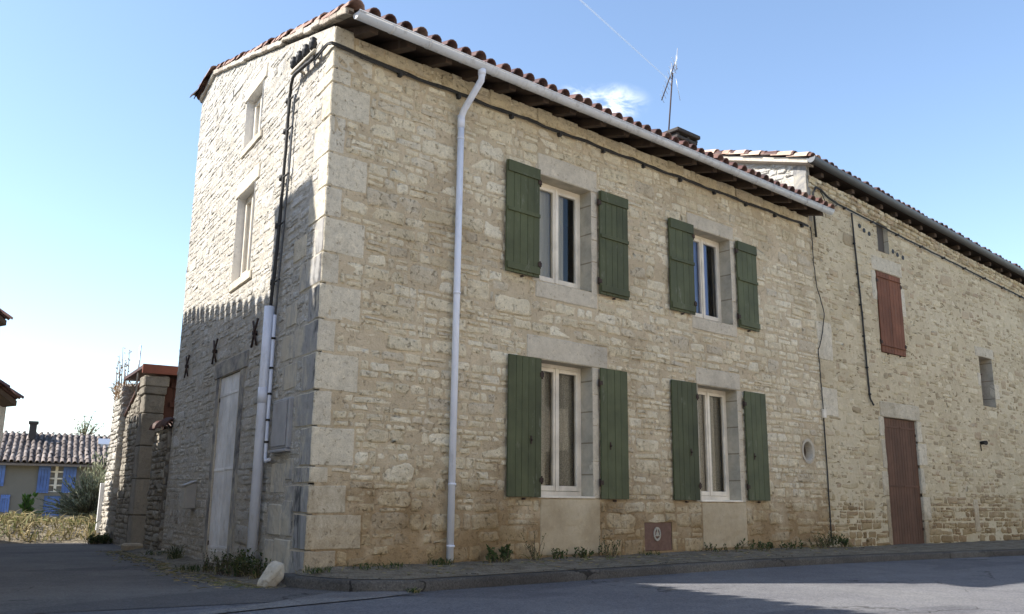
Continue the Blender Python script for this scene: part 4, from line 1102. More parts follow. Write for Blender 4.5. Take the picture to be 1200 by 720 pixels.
# barn closing walls
mb = MB(); e = BF(BL, 0, 0); wallq(mb, e, e + Vector((0.2, 7, 0)), 5.3, 7.5); wallq(mb, Vector((9.87, 7, 0)), e + Vector((0.2, 7, 0)), 9.1, 7.5); wallq(mb, Vector((9.88, 0, 0)), Vector((9.88, 7, 0)), 6.6, 9.0)
mb.build('rear_wall', M['barn_mortar'], barn, recalc=False)
# barn roof (its eave sags gently to the right)
bN = Vector((0, 1, gs)).normalized(); bT = (BDIR + Vector((0, 0, -0.062))).normalized()
bS = (Vector((0, 1, 0)) * 1.0 + Vector((0, 0, gs))).normalized()
Ob = BF(-0.12, 6.85, 0.13)
mb = MB()
q = [Ob + Vector((0, 0, -0.0)), Ob + bT * (BL + 0.3), Ob + bT * (BL + 0.3) + bS * 7.6, Ob + bS * 7.6]
mb.add(q + [p + Vector((0, 0, -0.035)) for p in q], [(0, 1, 2, 3), (7, 6, 5, 4), (0, 4, 5, 1), (1, 5, 6, 2), (2, 6, 7, 3), (3, 7, 4, 0)])
broof = mb.build('roof', M['oldwood'], barn)
mb = MB()
tiled(mb, Ob + bS * -0.02, bS, bT, BL, 2.3, 0.208, 0.088, seg=5)
mb.build('roof_tiles', M['tile'], broof, recalc=False)
mb = MB()
Ng = bT.cross(bS); Ng = Ng if Ng.z > 0 else -Ng
for k in range(18):
    canal_tile(mb, Ob + bS * -0.02, bS, bT, Ng, k * 0.36, 0.02, 0.44, 0.115, 0.095, 0.045, 0.02, True, 0.014)
    canal_tile(mb, Ob + bS * -0.02, bS, bT, Ng, k * 0.36, 0.24, 0.44, 0.115, 0.095, 0.045, 0.02, True, 0.014)
mb.build('verge_tiles', M['tile_lit'], broof, recalc=False)
mb = MB(); q = [Ob + bT * -0.03, Ob + bS * 7.5 + bT * -0.03]
mb.add([q[0] + Vector((0, 0, -.05)), q[1] + Vector((0, 0, -.05)), q[1] + Vector((0, 0, .04)), q[0] + Vector((0, 0, .04)), q[0] + Vector((.2, 0, -.09)), q[1] + Vector((.2, 0, -.09)), q[1] + Vector((.2, 0, .04)), q[0] + Vector((.2, 0, .04))],
       [(0, 1, 2, 3), (7, 6, 5, 4), (0, 4, 5, 1), (3, 2, 6, 7), (0, 3, 7, 4), (1, 5, 6, 2)])
mb.build('verge', M['verge_mortar'], broof)
for i in range(30):
    u = 0.35 + i * 0.55 + U(-.04, .04)
    if u > BL: break
    mb = MB(); w = 0.05
    def BR(a, b, c, u=u): return BF(u + a, btop(u) + 0.115 + b + (-0.12 * 0) + (0.0 if c < 0.05 else -0.10 * c), c)
    mb.box((-w, -0.085, -0.2), (w, 0.0, 0.10), BR); mb.build('rafter', M['oldwood'], barn, bevel=0.006)
mb = MB()
CT = lambda u, z, d: BF(u, btop(u) - 0.25 + z, d + 0.012 + 0.09 * max(z, 0))
rubble(mb, CT, 0.02, BL - 0.2, 0.0, 0.27, [], 0.06, 0.12, lambda u, z: U(0.0, 0.028), 0.34, 0.01, skip=0.04)
mb.build('cornice', M['barn_stone'], barn, recalc=False)
# dark zinc gutter
mb = MB(); g0 = Ob + Vector((0, -0.085, 0.0)); g1 = g0 + bT * (BL + 0.3)
rg = []
for p in (g0 + bT * -0.05, g1):
    for k in range(seg + 1):
        a = PI + PI * k / seg; mb.v.append(tuple(p + Vector((0, 0.085 * math.cos(a), 0.095 * math.sin(a) + 0.02))))
n = seg + 1
for k in range(seg): mb.face((k, k + 1, n + k + 1, n + k), 0, True)
mb.face(tuple(range(n))); mb.tube([g0 + bT * -0.05 + Vector((0, -.075, .022)), g1 + Vector((0, -.075, .022))], 0.01, 6)
mb.build('gutter', M['zinc'], barn, recalc=False)
# cable ledge line under the cornice
mb = MB(); mb.tube(wob([BF(0.9, btop(0.9) - 0.33, 0.05), BF(5, btop(5) - 0.35, 0.05), BF(10, btop(10) - 0.34, 0.05), BF(BL, btop(BL) - 0.34, 0.05)], 12, 0.006), 0.016, 6)
for i in range(16): mb.tube([BF(1.2 + i * 1.0, btop(1.2 + i) - 0.34, 0.0), BF(1.2 + i * 1.0, btop(1.2 + i) - 0.34, 0.075)], 0.026, 6)
bc = mb.build('wall_cable', M['cable'], barn)
cd = thing('conduit', 'long thin dark conduit running down the barn wall left of the red shutter', 'conduit', tuple(BF(1.5, 2.5, 0)))
mb = MB(); mb.tube(wob([BF(1.42, 6.2, 0.05), BF(1.50, 5.4, 0.03), BF(1.58, 4.2, 0.03), BF(1.62, 3.0, 0.03), BF(1.64, 2.62, 0.03), BF(1.72, 2.5, 0.05)], 6, 0.003), 0.017, 6); mb.build('tube', M['cable'], cd)
mb = MB()
for z in (5.6, 5.0, 4.4, 3.8, 3.2, 2.7):
    u = 1.44 + (6.2 - z) * 0.058; mb = MB(); mb.tube([BF(u, z - .015, .03), BF(u, z + .015, .03)], 0.028, 6); mb.build('clip', M['black'], cd)
wl_ = thing('loop_cable', 'thick black cable looping over the corner of the barn above the house gutter', 'cable', (9.9, 0, 6))
mb = MB(); mb.tube([BF(0.12, 5.45, .05), BF(0.08, 6.0, .05), BF(0.09, 6.3, .06), BF(0.18, 6.42, .07), BF(0.35, 6.42, .06), BF(0.6, 6.33, .05), BF(0.95, 6.27, .05)], 0.02, 7)
mb.tube(wob([BF(0.35, 6.4, .05), BF(0.5, 6.2, .06), BF(0.75, 6.15, .05), BF(0.95, 6.27, .05)], 4, .004), 0.008, 5); mb.build('cable', M['cable'], wl_)
# barn joinery
bdoor_mid = 2.77
for (a, b, hs) in ((2.14, 2.765, -1), (2.775, 3.39, 1)):
    shutter(BF, a, b, -0.05, 2.31, M['red_door'], 6, None, hs, d=-0.06, parent=barn, name='door', strap=(0.46, 0.93))
for (a, b, hs) in ((2.25, 2.71, -1), (2.72, 3.18, 1)):
    shutter(BF, a, b, 3.58, 5.20, M['red'], 4, [(0.08, 0.012), (0.93, 0.012)], hs, d=0.0, parent=barn)
for s in (W1, W2):
    mb = MB()
    for (p, q) in (((s[0], s[2]), (s[0], s[3])), ((s[1], s[3]), (s[1], s[2])), ((s[0], s[3]), (s[1], s[3])), ((s[1], s[2]), (s[0], s[2]))):
        mb.quad(BF(p[0], p[1], 0.008), BF(q[0], q[1], 0.008), BF(q[0], q[1], -0.35), BF(p[0], p[1], -0.35))
    mb.build('reveal', M['reveal'], barn, recalc=False)
mb = MB(); mb.box((W1[0], W1[2], -0.12), (W1[1], W1[3], -0.09), BF); mb.build('window_back', M['interior'], barn)  # dark sheet standing in for the unlit interior behind the opening
mb = MB(); mb.box((W2[0], W2[2], -0.36), (W2[1], W2[3], -0.34), BF); mb.build('window_back', M['redwood'], barn)
mb = MB(); mb.box((W2[0] + 0.02, W2[2] + .05, -0.30), (W2[0] + 0.07, W2[3] - .03, -0.06), BF); mb.tube([BF(W2[0] + .05, 3.6, -.1), BF(W2[0] + .22, 3.58, -.06)], 0.012, 6); mb.tube([BF(W2[0] + .05, 3.1, -.1), BF(W2[0] + .18, 3.1, -.06)], 0.012, 6)
mb.build('window_shutter', M['redwood'], barn)
# black discs on the wall, painting the darkness inside pigeon holes
mb = MB()
for (u, z) in ((1.77, 6.02), (1.93, 5.96), (2.12, 5.93), (3.02, 5.74), (3.20, 5.70), (3.42, 5.68)):
    mb = MB(); mb.tube([BF(u, z, 0.004), BF(u, z, 0.012)], 0.048, 10); mb.build('pigeon_hole_disc', M['black'], barn)
# little lamp-like spout
sp = thing('wall_spout', 'small black pipe stub sticking out of the barn wall', 'pipe', tuple(BF(6.2, 1.9, 0)))
mb = MB(); mb.tube([BF(6.22, 2.02, -0.03), BF(6.22, 2.03, 0.07), BF(6.19, 2.02, 0.13)], [0.035, 0.04, 0.05], 8); mb.build('stub', M['black'], sp)
mb = MB(); mb.tube([BF(6.19, 1.99, 0.01), BF(6.18, 1.85, 0.02)], 0.01, 5); mb.build('stay', M['iron'], sp)

# ------------------------------------------------------------------ side street walls
def block_wall(name, label, cat, u0, u1, d_out, thick, z0, ztop, stone, mortar, hm, hx, coping=None, ends=True, rough=0.34, depth=(0.008, 0.03), gap=0.016):
    t = thing(name, label, cat, tuple(LF(u0, -0.25, 0)))
    T = lambda u, z, d: LF(u, z, d_out + d)
    topf = ztop if callable(ztop) else (lambda u: ztop)
    mb = MB()
    us_ = lin(u0, u1, 8)
    for a, b in zip(us_, us_[1:]):
        for (d) in (0.0, -thick): mb.quad(T(a, z0, d), T(b, z0, d), T(b, topf(b), d), T(a, topf(a), d), 1)
        mb.quad(T(a, topf(a), 0), T(b, topf(b), 0), T(b, topf(b), -thick), T(a, topf(a), -thick), 1)
    for e in (u0, u1): mb.quad(T(e, z0, 0), T(e, topf(e), 0), T(e, topf(e), -thick), T(e, z0, -thick), 1)
    rubble(mb, T, u0, u1, z0, max(topf(u0), topf(u1)), [], hm, hx, lambda u, z: U(*depth), rough, gap, top=topf, skip=0.0)
    if ends:
        E = lambda s, z, d: T(u0 - d, z, -s)
        rubble(mb, E, 0, thick, z0, topf(u0), [], hm * 1.3, hx * 1.6, lambda u, z: U(*depth) * 0.7, rough * .7, gap, skip=0)
    mb.build('stonework', [stone, mortar], t, recalc=False)
    return t
M['dry_stone'] = stone_mat('grey_dry_stone', [(0, (0.22, 0.20, 0.175)), (0.5, (0.30, 0.28, 0.24)), (1, (0.37, 0.345, 0.295))], bump=0.9, bdist=0.02)
M['deep_mortar'] = plain('dark_earth_mortar', (0.16, 0.14, 0.115), 0.95, var=0.4)  # dark brown earth mortar with mild mottling
gw = block_wall('garden_wall', 'low dry stone garden wall with a red tile coping at the back of the side facade', 'wall', 6.97, 8.15, 0.06, 0.4, -0.4, lambda u: 1.80 + 0.0 * u, M['dry_stone'], M['deep_mortar'], 0.08, 0.17)
mb = MB()
for k in range(5):
    canal_tile(mb, LF(8.25, 1.82, -0.02), -DL, NL, Vector((0, 0, 1)), k * 0.26, 0.03, 0.36, 0.15, 0.13, 0.0, 0.03, True, 0.02)
    canal_tile(mb, LF(8.25, 1.82, -0.02), -DL, NL, Vector((0, 0, 1)), k * 0.26, -0.22, 0.36, 0.15, 0.13, 0.0, 0.03, True, 0.02)
mb.build('coping', M['tile'], gw, recalc=False)

shed = thing('lean_to_shed', 'lean-to shed with dark boards and red fascia behind the garden wall', 'shed', tuple(LF(9.0, -0.25, -0.5)))
mb = MB()
z = -0.35; w = 0
for (za, zb) in ((-0.35, 0.35), (0.352, 1.0), (1.002, 1.6), (1.602, 2.2), (2.202, 2.55)):
    mb.box((8.90 + U(0, .02), za, -0.20), (9.32, zb - 0.006, 0.17 + U(-.01, .01)), LF)
mb.box((8.87, 2.552, -0.22), (9.36, 2.70, 0.19), LF); mb.box((8.86, 2.702, -0.24), (9.38, 2.90, 0.20), LF)
mb.build('gate_pillar', M['pillar'], shed, bevel=0.018, rough=0.012)
mb = MB()
for k in range(9):
    mb.box((9.12, -0.3, -0.22 - 0.16 * (k + 1)), (9.15, 2.9, -0.22 - 0.16 * k - 0.006), LF)
for z in (2.72, 2.35, 1.95): mb.box((9.07, z, -1.8), (9.118, z + 0.10, -0.32), LF)
mb.build('board_front', M['redwood'], shed, bevel=0.004)
mb = MB(); mb.box((8.80, 2.93, -2.2), (8.86, 3.10, 0.26), lambda a, b, c: LF(a, b - 0.02 * c * 0, c)); mb.build('fascia', M['fascia'], shed, bevel=0.004)
mb = MB(); mb.box((8.862, 3.02, -2.2), (11.0, 3.08, 0.26), LF); mb.build('roof', M['tile'], shed)
mb = MB(); mb.box((9.4, -0.4, -2.2), (11.0, 3.0, -2.1), LF); mb.box((10.9, -0.4, -2.1), (11.0, 3.0, -0.3), LF); mb.build('wall', M['deep_mortar'], shed)
st = MB(); st.box((8.30, -0.36, 0.02), (8.75, -0.13, 0.34), LF); o = st.build('threshold_stone', M['quoin'], None, bevel=0.03); tag(o, 'pale stone step lying at the gateway between garden wall and pillar', 'step')

wa = block_wall('boundary_wall', 'grey stone boundary wall with sloping brown coping beyond the gate pillar', 'wall', 9.40, 10.85, 0.16, 0.4, -0.45, lambda u: 2.78 - 0.36 * (u - 9.4), M['dry_stone'], M['deep_mortar'], 0.07, 0.14, depth=(0.006, 0.018), ends=False)
mb = MB()
for k in range(7):
    u = 9.42 + k * 0.21; z = 2.79 - 0.36 * (u - 9.4)
    mb.box((u, z, -0.28), (u + 0.2, z + 0.05, 0.20), lambda a, b, c, u=u: LF(a, b - 0.36 * (a - u), c))
mb.build('coping', M['tile'], wa, bevel=0.006)
def ruin_top(u): return 2.95 + 0.05 * math.sin(u * 9) + 0.06 * math.sin(u * 23)
rw = block_wall('ruined_wall', 'tall sunlit ruined stone wall with dry plants growing on its top', 'wall', 10.92, 11.9, 0.27, 0.36, -0.45, ruin_top, M['side_stone'], M['side_mortar'], 0.07, 0.13)
mb = MB(); mb.box((11.92, -0.3, 0.24), (12.0, 0.95, 0.36), LF); o = mb.build('sunlit_edge_post', M['white_wood'], None, bevel=0.005); tag(o, 'slim white post standing in for the sunlit far edge of the ruined wall', 'post')  # white colour stands for sunlight on the wall's far edge
mb = MB(); mb.tube([LF(9.55, 2.6, 0.22), LF(9.55, 3.55, 0.22)], 0.018, 6); o = mb.build('metal_pole', M['alu'], None); tag(o, 'thin grey metal pole rising beside the red shed fascia', 'pole')

# ------------------------------------------------------------------ plants
def blade(mb, p, d, L, w, bend=0.4, mat=0):
    d = d.normalized(); s = d.cross(Vector((0, 0, 1)));
    if s.length < 1e-3: s = Vector((1, 0, 0))
    s.normalize(); s = Matrix.Rotation(U(0, PI), 3, d) @ s
    g = Vector((d.x, d.y, 0)); g = g.normalized() if g.length > 1e-3 else Vector((R() - .5, R() - .5, 0))
    m = p + d * L * 0.55; e = p + d * L * 0.9 + g * L * bend * 0.5 - Vector((0, 0, L * bend * 0.35))
    mb.add([p - s * w * .4, p + s * w * .4, m + s * w * .5, e, m - s * w * .5], [(0, 1, 2, 4), (4, 2, 3)], mat, False)
def leaf(mb, p, d, L, w, mat=0):
    d = d.normalized(); s = Matrix.Rotation(U(0, 2 * PI), 3, d) @ (d.orthogonal().normalized())
    mb.add([p, p + d * L * .45 + s * w * .5, p + d * L, p + d * L * .45 - s * w * .5], [(0, 1, 2, 3)], mat, False)
def rdir(up=0.6):
    a = U(0, 2 * PI); h = U(0.15, 1); return Vector((math.cos(a) * h, math.sin(a) * h, up * U(0.5, 1.6)))
def weed(name, label, pos, h, spread, n, kind, group=None, cat='weed', squash=(1, 1)):
    t = thing(name, label, cat, pos, group); p0 = Vector(pos); h *= 0.85
    lm, sm_ = MB(), MB(); lsz = U(.65, 1.5); wide = U(.8, 1.6)
    for i in range(14 + n // 3):
        b = p0 + Vector((random.gauss(0, spread * .7) * squash[0], random.gauss(0, spread * .35) * squash[1], -.005)); blade(lm, b, rdir(1.0), h * U(.25, .6) + .04, 0.007, U(.3, 1), 1)
    for i in range(n):
        b = p0 + Vector((U(-spread, spread) * squash[0], U(-spread, spread) * 0.5 * squash[1], 0))
        if kind == 'grass':
            blade(lm, b, rdir(1.3), h * U(.5, 1.1), 0.008, U(.2, .9))
        else:
            d = rdir(1.4).normalized(); top = b + d * h * U(.5, 1.05)
            sm_.tube([b, b.lerp(top, .5) + Vector((U(-.01, .01), U(-.01, .01), 0)), top], [0.004, 0.003, 0.0015], 4, caps=False)
            for k in range(9):
                q = b.lerp(top, 0.15 + 0.85 * k / 8); leaf(lm, q, rdir(0.5), U(.025, .055) * lsz, U(.012, .026) * lsz * wide)
    if kind == 'grass':
        for i in range(n // 3): leaf(lm, p0 + Vector((U(-spread, spread) * squash[0], U(-spread, spread) * .5, U(0, h * .25))), rdir(.5), U(.03, .06), U(.012, .02))
    if sm_.v: sm_.build('stem', M['wood_stem'], t, recalc=False)
    lm.build('leaves', [M['leaf'], M['dry']], t, recalc=False)
    return t
G = 'weeds along the foot of the main facade'
WEEDS = [(1.55, -0.14, .16, .14, 46, 'grass', 'grass tuft at the foot of the grey downpipe'), (2.35, -0.17, .22, .16, 16, 'leafy', 'leafy weed between the downpipe and the first ground floor shutter'),
         (2.98, -0.13, .38, .06, 10, 'leafy', 'tall slender weed below the leftmost ground floor shutter'), (3.35, -0.13, .16, .12, 12, 'leafy', 'small weed under the left part of the left infill panel'),
         (3.75, -0.14, .15, .10, 11, 'leafy', 'small weed under the right part of the left infill panel'), (4.25, -0.13, .30, .15, 14, 'leafy', 'weed with dry stems right of the left infill panel'),
         (5.05, -0.16, .12, .16, 30, 'grass', 'low grass at the foot of the red access panel'), (6.55, -0.16, .15, .30, 12, 'leafy', 'spreading weed below the right infill panel'),
         (7.45, -0.18, .17, .35, 16, 'leafy', 'dark weed patch right of the right infill panel'), (8.35, -0.2, .15, .40, 14, 'leafy', 'broad weed patch below the rightmost ground floor shutter'),
         (9.30, -0.2, .30, .22, 22, 'leafy', 'bushy weed below the round vent'), (9.85, -0.22, .2, .2, 16, 'leafy', 'weed at the joint of house and barn'),
         (0.75, -0.16, .12, .30, 60, 'grass', 'low grass strip near the house corner'), (-0.05, -0.34, .14, .14, 40, 'grass', 'grass on the kerb end at the house corner'), (0.35, -1.36, .10, .05, 20, 'grass', 'lone tuft in the gutter in front of the kerb')]
for (x, y, h, s, n, k, lab) in WEEDS:
    zz = KT + 0.03 if y > -1 else gz(x, y)
    weed('weed', lab, (x, y, zz), h, s, n, k, G)
G2 = 'weeds along the foot of the side facade'
for (u, d, h, s, n, k, lab) in ((2.2, .22, .30, .42, 70, 'leafy', 'dense weed between the white door and the guard pipe'), (1.35, .22, .32, .25, 40, 'leafy', 'dense weed at the foot of the guard pipe'), (0.75, .25, .28, .16, 24, 'leafy', 'weed behind the leaning pale rock'),
                                (2.9, .34, .14, .4, 90, 'grass', 'low grass in front of the white side door'), (5.1, .16, .42, .15, 60, 'grass', 'tall dark grass tuft below the mailbox'), (6.2, .2, .16, .3, 50, 'grass', 'low grass near the garden wall end of the side facade')):
    p = LF(u, 0, d); weed('weed', lab, (p.x, p.y, gz(p.x, p.y) + 0.02), h, s, n, k, G2, squash=(0.35, 1.6) if k == 'leafy' else (0.5, 1.6))
p = LF(10.9, 0, .40); weed('weed_bush', 'dark rounded weed bush at the foot of the ruined wall', (p.x, p.y, gz(p.x, p.y)), .22, .20, 90, 'leafy', None, 'bush')
# plants on the ruined wall
t = thing('dry_plant', 'dry brown plants with tall stalks on top of the ruined wall', 'plant', tuple(LF(11.2, 2.9, .15)))
lm, sm_ = MB(), MB()
for i in range(260):
    b = LF(U(10.92, 11.85), 2.88, U(-.02, .36)); blade(lm, b + Vector((0, 0, U(-.25, .05))), rdir(.9), U(.12, .34), .016, U(.3, 1))
for i in range(7):
    sm_ = MB(); b = LF(U(10.95, 11.7), 2.9, U(.1, .34)); h = U(.4, .85); sm_.tube([b, b + Vector((U(-.02, .02), 0, h * .5)), b + Vector((U(-.05, .05), 0, h))], [.01, .008, .004], 5)
    for k in range(12): leaf(lm, b + Vector((U(-.02, .02), 0, h * U(.35, 1))), rdir(.5), .05, .03)
    sm_.build('stalk', M['drystem'], t, recalc=False)
lm.build('foliage', M['drystem'], t, recalc=False)
# litter: clippings and pebbles along the side street
lm = MB()
for i in range(900):
    u = U(-0.4, 8.2); p = LF(u, 0, 0.30 + abs(random.gauss(0, .22)) + .1); a = U(0, 6.28)
    blade(lm, Vector((p.x, p.y, gz(p.x, p.y) + 0.012)), Vector((math.cos(a), math.sin(a), .12)), U(.04, .13), .008, .2)
for i in range(700):
    x = U(.4, 10.5); y = -U(.03, 1.1) ** 1.0; a = U(0, 6.28)
    if R() < .6: y *= .4
    blade(lm, Vector((x, y, KT + 0.03)), Vector((math.cos(a), math.sin(a), .15)), U(.03, .1), .007, .2)
o = lm.build('grass_clippings', M['dry'], None, recalc=False); o['kind'] = 'stuff'
lm = MB()
for i in range(420):
    if R() < .6: x, y = U(0, 10.5), -U(.05, 1.12); z = KT + .008
    else:
        p = LF(U(-.2, 8.2), 0, U(.1, .8)); x, y = p.x, p.y; z = gz(x, y) + .006
    s = U(.004, .013); o_ = Vector((x, y, z)); k = [Vector((U(.6, 1) * s * a, U(.6, 1) * s * b, U(.4, .8) * s * c)) + o_ for a in (-1, 1) for b in (-1, 1) for c in (-1, 1)]
    lm.add(k, [(0, 1, 3, 2), (4, 6, 7, 5), (0, 4, 5, 1), (2, 3, 7, 6), (0, 2, 6, 4), (1, 5, 7, 3)])
o = lm.build('pebbles', M['kerb'], None); o['kind'] = 'stuff'
# pale rock leaning at the corner
bm = bmesh.new(); bmesh.ops.create_icosphere(bm, subdivisions=3, radius=1)
for v in bm.verts:
    c = v.co; k = 1 / max(abs(c.x) ** 3 + abs(c.y) ** 3 + abs(c.z) ** 3, .05) ** (1 / 3)
    c *= k * (0.9 + 0.10 * math.sin(c.x * 4 + 1) * math.sin(c.y * 3.3 + 2) + 0.06 * math.sin(c.z * 6))
    v.co = Vector((c.x * 0.10, c.y * 0.075, c.z * 0.155 * (1 - .25 * c.x)))
me = bpy.data.meshes.new('rock'); bm.to_mesh(me); bm.free(); me.materials.append(M['rock'])
rk = bpy.data.objects.new('rock', me); COL.objects.link(rk); rk.location = (-0.36, -0.05, -0.05); rk.rotation_euler = (0.25, 0.62, 0.35)
tag(rk, 'pale loose rock leaning against the foot of the house corner', 'rock')
# dry grass bank at the end of the side street
lm = MB()
lv = Vector((0.249, 0.968, 0)).normalized(); lr = Vector((lv.y, -lv.x, 0))
for i in range(9000):
    q = U(20.6, 25.5); s = U(-7, 2.4) - 3.0 * 0
    p = CAM_POS + lv * q + lr * (s - 1.2); z = gz(p.x, p.y)
    zz = z + 0.33 * smst(20.6, 21.6, q) + 0.05 * math.sin(s * 3)
    if R() < .35: zz = z + U(0, .3) * smst(20.4, 21.2, q)
    blade(lm, Vector((p.x, p.y, zz)), rdir(1.0), U(.15, .42), U(.018, .034), U(.3, 1))
o = lm.build('dry_grass_bank', M['dry'], None, recalc=False); o['kind'] = 'stuff'
mb = MB(); grid(mb, lin(20.45, 27, 14), lin(-9, 2.0, 18), lambda q, s: (lambda p: (p.x, p.y, gz(p.x, p.y) - 0.02 + 0.36 * smst(20.45, 21.6, q) + .04 * vnoise(p.x, p.y)))(CAM_POS + lv * q + lr * (s - 1.2)))
struct('bank', mb, M['soil'], recalc=False)
# grey-green fountain shrub
def at_view(px, py, q):
    d = view_dir(px, py); k = q / (d.x * lv.x + d.y * lv.y); return CAM_POS + d * k
def shrub(name, label, base, n, L, matl, spread=1.0, leafn=16, ll=.16, lw=.03, cat='shrub', droop=.32):
    t = thing(name, label, cat, tuple(base)); lm, sm_ = MB(), MB()
    for i in range(n):
        a = U(0, 2 * PI); el = U(.25, 1.45); d = Vector((math.cos(a) * math.cos(el) * spread, math.sin(a) * math.cos(el) * spread, math.sin(el)))
        Ls = L * U(.55, 1.05); pts = []
        for k in range(5):
            f = k / 4; pts.append(base + d * Ls * f - Vector((0, 0, droop * Ls * f * f * math.cos(el))))
        sm_.tube(pts, [.012, .01, .008, .006, .003], 4, caps=False)
        for k in range(leafn):
            f = U(.2, 1); j = min(3, int(f * 4)); q = pts[j].lerp(pts[j + 1], f * 4 - j)
            leaf(lm, q, (pts[j + 1] - pts[j]).normalized() + rdir(.2) * .9, U(.6, 1.2) * ll, U(.7, 1.2) * lw)
    sm_.build('stem', M['wood_stem'], t, recalc=False); lm.build('foliage', M[matl], t, recalc=False); return t
b = at_view(105, 608, 26.5); shrub('shrub', 'large grey-green fountain-shaped shrub in front of the far house', b, 260, 1.35, 'leaf_grey', 1.05, 30, .13, .032, droop=.15)
b = at_view(30, 606, 27); shrub('young_shrub', 'small bright green leafy shrub at the left edge before the far house', b, 16, .62, 'leaf_bright', .8, 12, .16, .09)
b = at_view(124, 600, 30); shrub('shrub', 'tall dark shrub beside the far house against the ruined wall', b, 90, 2.2, 'leaf_grey', .5, 22, .2, .05)

# ------------------------------------------------------------------ far house with blue shutters
fhp = CAM_POS + lv * 40
fh_ = thing('far_house', 'low far house with blue shutters and pinkish tile roof ending the side street', 'house', (fhp.x, fhp.y, -1.6))
def FH(s, z, d): 
    p = CAM_POS + lv * (40 - d) + lr * s; return Vector((p.x, p.y, z))
S40 = 40 / 35.0
def fpx(px, py): 
    P = at_view(px, py, 40); return ((P - CAM_POS).dot(lr), P.z)
e0 = fpx(0, 544); e1 = fpx(130, 544); r0 = fpx(0, 515); w0 = fpx(57, 545); w1 = fpx(74, 577)
ez = (e0[1] + e1[1]) / 2; xl, xr = e0[0] - 8, e1[0] + 3
mb = MB(); wins = [(w0[0], w1[0], w1[1], w0[1])]
d0 = fpx(52, 581); d1 = fpx(68, 612); doors = [(d0[0], d1[0], d1[1], d0[1])]
backing(mb, FH, xl, xr, -2.2, ez, wins + doors, (), 0)
mb.quad(FH(xl, -2.2, 0), FH(xl, ez, 0), FH(xl, ez, -7), FH(xl, -2.2, -7)); mb.quad(FH(xr, -2.2, 0), FH(xr, ez, 0), FH(xr, ez, -7), FH(xr, -2.2, -7))
mb.build('wall', M['farwall'], fh_, recalc=False)
mb = MB(); fS = (lv + Vector((0, 0, .40))).normalized(); Of = FH(xl - .2, ez - .02, .35)
q = [Of, Of + lr * (xr - xl + .4), Of + lr * (xr - xl + .4) + fS * 3.6, Of + fS * 3.6]
mb.add(q + [p - Vector((0, 0, .08)) for p in q], [(0, 1, 2, 3), (7, 6, 5, 4), (0, 4, 5, 1), (1, 5, 6, 2), (2, 6, 7, 3), (3, 7, 4, 0)])
q2 = [q[3], q[2], q[2] + lv * 3.4 - Vector((0, 0, 1.35)), q[3] + lv * 3.4 - Vector((0, 0, 1.35))]
mb.add(q2, [(0, 1, 2, 3)])
fr_ = mb.build('roof', M['tile_far'], fh_)
mb = MB(); tiled(mb, Of + Vector((0, 0, .0)), fS, lr, xr - xl + .3, 3.6, 0.22, 0.075, 0.42, seg=5, mat=0)
mb.build('roof_tiles', M['tile_far'], fr_, recalc=False)
c0 = fpx(30, 524); c1 = fpx(41.5, 503)
mb = MB(); mb.box((c0[0], c0[1] - .4, -2.0), (c1[0], c1[1] + .35, -2.6), lambda a, b, c: FH(a, b, c)); mb.box((c0[0] - .05, c1[1] + .352, -1.95), (c1[0] + .05, c1[1] + .45, -2.65), lambda a, b, c: FH(a, b, c)); mb.build('chimney', M['chim'], fh_)
k0 = fpx(117, 523); k1 = fpx(130, 529)
mb = MB()
for (a, b, dd) in ((-.05, .05, .07), ):
    o1 = Of + lr * (k0[0] - xl + .2) + fS * 2.1; mb.add([o1 + Vector((0, 0, .17)), o1 + lr * .75 + Vector((0, 0, .17)), o1 + lr * .75 + fS * .7 + Vector((0, 0, .17)), o1 + fS * .7 + Vector((0, 0, .17)), o1, o1 + lr * .75, o1 + lr * .75 + fS * .7, o1 + fS * .7],
           [(0, 1, 2, 3), (0, 4, 5, 1), (1, 5, 6, 2), (2, 6, 7, 3), (3, 7, 4, 0)])
mb.build('skylight', M['alu'], fh_)
ww = w1[0] - w0[0]; wh = w0[1] - w1[1]
fm = MB()
for i in range(3): x = w0[0] + ww * i / 2; fm.box((x - .05, w1[1], -.12), (x + .05, w0[1], -.04), FH)
for j in range(5): z = w1[1] + wh * j / 4; fm.box((w0[0], z - .03, -.115), (w1[0], z + .03, -.05), FH)
fw_ = fm.build('window', M['cream'], fh_)
g = MB(); g.quad(FH(w0[0], w1[1], -.13), FH(w1[0], w1[1], -.13), FH(w1[0], w0[1], -.13), FH(w0[0], w0[1], -.13)); g.build('pane', M['far_pane'], fw_, recalc=False)
def fshut(px0, px1, py0, py1):
    a, b = fpx(px0, py0), fpx(px1, py1); o_ = MB(); n = 4
    for i in range(n): o_.box((a[0] + (b[0] - a[0]) * i / n + .006, b[1], .02), (a[0] + (b[0] - a[0]) * (i + 1) / n - .006, a[1], .06), FH)
    for f in (.12, .88): o_.box((a[0] + .02, b[1] + (a[1] - b[1]) * f - .04, .062), (b[0] - .02, b[1] + (a[1] - b[1]) * f + .04, .085), FH)
    o_.build('shutter', M['blue'], fh_)
fshut(46, 56.5, 545, 578); fshut(75, 87, 545, 578); fshut(-9, 4, 543, 570)
a, b = d0, d1; o_ = MB(); o_.box((a[0], b[1], -.1), (b[0], a[1], -.05), FH); o_.build('door', M['blue'], fh_)
fshut(1, 9, 580, 606)
